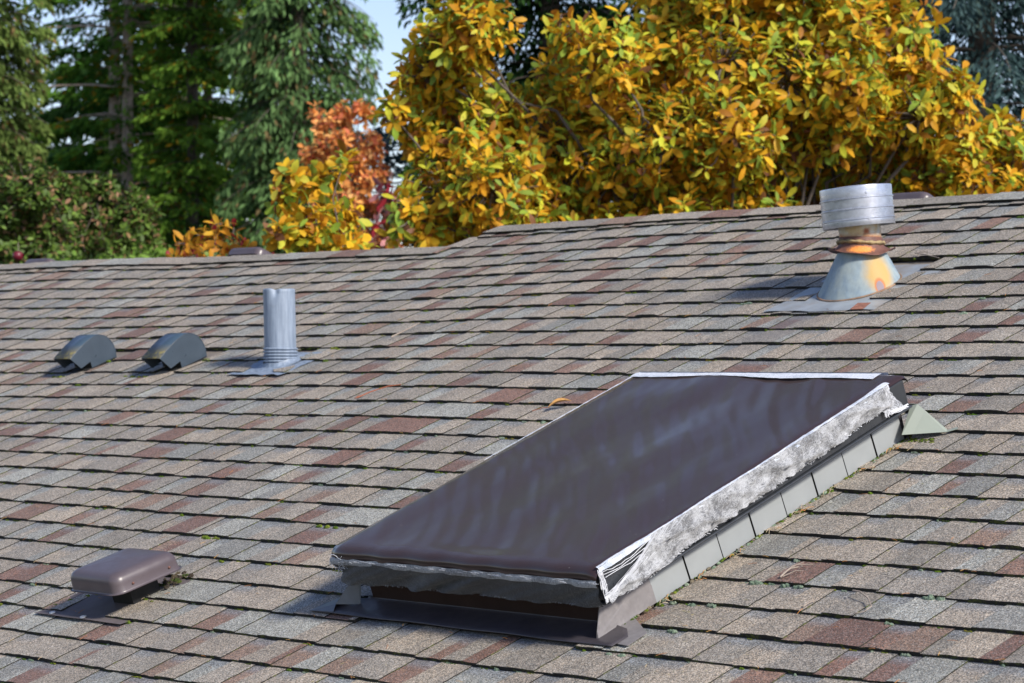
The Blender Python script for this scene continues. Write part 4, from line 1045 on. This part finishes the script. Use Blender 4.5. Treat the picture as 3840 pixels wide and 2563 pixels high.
G_OLIVE = ((.045, .088, .022), (.150, .215, .055), (.20, .13, .06), .08)
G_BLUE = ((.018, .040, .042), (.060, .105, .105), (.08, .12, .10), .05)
TG = 'conifers behind the house'
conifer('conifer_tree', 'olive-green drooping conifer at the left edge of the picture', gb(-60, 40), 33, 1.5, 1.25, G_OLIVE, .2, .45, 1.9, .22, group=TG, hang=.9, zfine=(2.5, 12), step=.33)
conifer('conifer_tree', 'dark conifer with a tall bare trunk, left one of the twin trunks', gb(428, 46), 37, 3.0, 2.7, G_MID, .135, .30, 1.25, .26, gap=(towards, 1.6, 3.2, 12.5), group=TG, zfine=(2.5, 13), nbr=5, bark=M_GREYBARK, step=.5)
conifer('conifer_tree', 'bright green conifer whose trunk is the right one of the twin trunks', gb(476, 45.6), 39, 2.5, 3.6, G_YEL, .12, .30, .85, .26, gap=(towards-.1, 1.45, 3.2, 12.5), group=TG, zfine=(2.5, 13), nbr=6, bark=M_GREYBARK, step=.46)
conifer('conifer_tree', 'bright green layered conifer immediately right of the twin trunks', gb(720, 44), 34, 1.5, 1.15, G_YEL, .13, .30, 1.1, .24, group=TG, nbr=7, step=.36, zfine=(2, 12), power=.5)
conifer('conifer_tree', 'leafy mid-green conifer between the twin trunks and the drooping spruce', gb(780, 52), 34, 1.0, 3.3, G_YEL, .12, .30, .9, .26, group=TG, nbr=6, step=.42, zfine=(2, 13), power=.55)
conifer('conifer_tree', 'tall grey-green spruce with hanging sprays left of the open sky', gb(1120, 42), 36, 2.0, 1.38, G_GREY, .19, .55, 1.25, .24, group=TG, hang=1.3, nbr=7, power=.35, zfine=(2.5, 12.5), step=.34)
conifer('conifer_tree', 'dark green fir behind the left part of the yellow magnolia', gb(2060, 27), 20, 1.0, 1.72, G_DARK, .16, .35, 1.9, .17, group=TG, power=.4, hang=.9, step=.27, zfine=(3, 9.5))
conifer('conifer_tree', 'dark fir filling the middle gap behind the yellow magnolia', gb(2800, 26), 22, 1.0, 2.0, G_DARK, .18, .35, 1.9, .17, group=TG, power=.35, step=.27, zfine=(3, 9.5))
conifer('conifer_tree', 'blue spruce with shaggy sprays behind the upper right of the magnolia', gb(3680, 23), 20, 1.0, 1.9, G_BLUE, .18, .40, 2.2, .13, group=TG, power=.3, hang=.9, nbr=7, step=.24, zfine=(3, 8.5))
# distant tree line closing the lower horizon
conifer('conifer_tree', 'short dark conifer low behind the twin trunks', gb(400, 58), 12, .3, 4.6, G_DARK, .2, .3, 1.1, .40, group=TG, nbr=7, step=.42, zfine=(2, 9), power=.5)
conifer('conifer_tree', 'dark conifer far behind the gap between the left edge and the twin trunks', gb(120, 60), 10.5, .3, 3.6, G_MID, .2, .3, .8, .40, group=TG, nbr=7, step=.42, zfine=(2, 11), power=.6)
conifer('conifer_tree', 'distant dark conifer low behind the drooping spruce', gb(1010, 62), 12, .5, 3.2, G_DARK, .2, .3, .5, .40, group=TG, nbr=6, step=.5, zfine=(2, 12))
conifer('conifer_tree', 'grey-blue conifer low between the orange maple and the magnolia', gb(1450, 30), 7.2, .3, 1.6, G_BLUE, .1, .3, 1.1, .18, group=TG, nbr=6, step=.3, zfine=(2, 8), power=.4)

# ------------------------------------------------------------------ light, sky, camera
SUN = Vector((1.45, -.06, 1.05)).normalized(); EL = math.asin(SUN.z); AZ = math.atan2(SUN.x, SUN.y)
w = bpy.data.worlds.new('World'); sc.world = w; w.use_nodes = True; nt = w.node_tree; nt.nodes.clear()
out = nt.nodes.new('ShaderNodeOutputWorld'); bg = nt.nodes.new('ShaderNodeBackground'); sk = nt.nodes.new('ShaderNodeTexSky')
sk.sky_type = 'NISHITA'; sk.sun_disc = False; sk.sun_elevation = EL; sk.sun_rotation = AZ; sk.air_density = 1.0; sk.dust_density = .4; sk.ozone_density = 2.6
bg.inputs[1].default_value = .112
L(nt, mix(nt, 1.0, sk.outputs[0], (1.12, .99, 1.03), 'MULTIPLY'), bg.inputs[0]); L(nt, bg.outputs[0], out.inputs[0])
sl_ = bpy.data.lights.new('sun', 'SUN'); sl_.energy = 4.2; sl_.angle = RAD(9); sl_.color = (1, .93, .83)
so = bpy.data.objects.new('sun', sl_); COL.objects.link(so); so.rotation_euler = SUN.to_track_quat('Z', 'Y').to_euler()
cd = bpy.data.cameras.new('camera'); cam = bpy.data.objects.new('camera', cd); COL.objects.link(cam)
cd.sensor_width = 36; cd.lens = FPX/3840*36; cd.clip_start = .1; cd.clip_end = 3000
mw = Matrix((( CR.x, CU.x, -CF.x, CAM.x), (CR.y, CU.y, -CF.y, CAM.y), (CR.z, CU.z, -CF.z, CAM.z), (0, 0, 0, 1))); cam.matrix_world = mw
cd.dof.use_dof = True; cd.dof.focus_distance = 6.9; cd.dof.aperture_fstop = 8.0; cd.dof.aperture_blades = 9
sc.camera = cam
sc.view_settings.view_transform = 'Standard'; sc.view_settings.look = 'None'; sc.view_settings.exposure = .48; sc.view_settings.gamma = 1
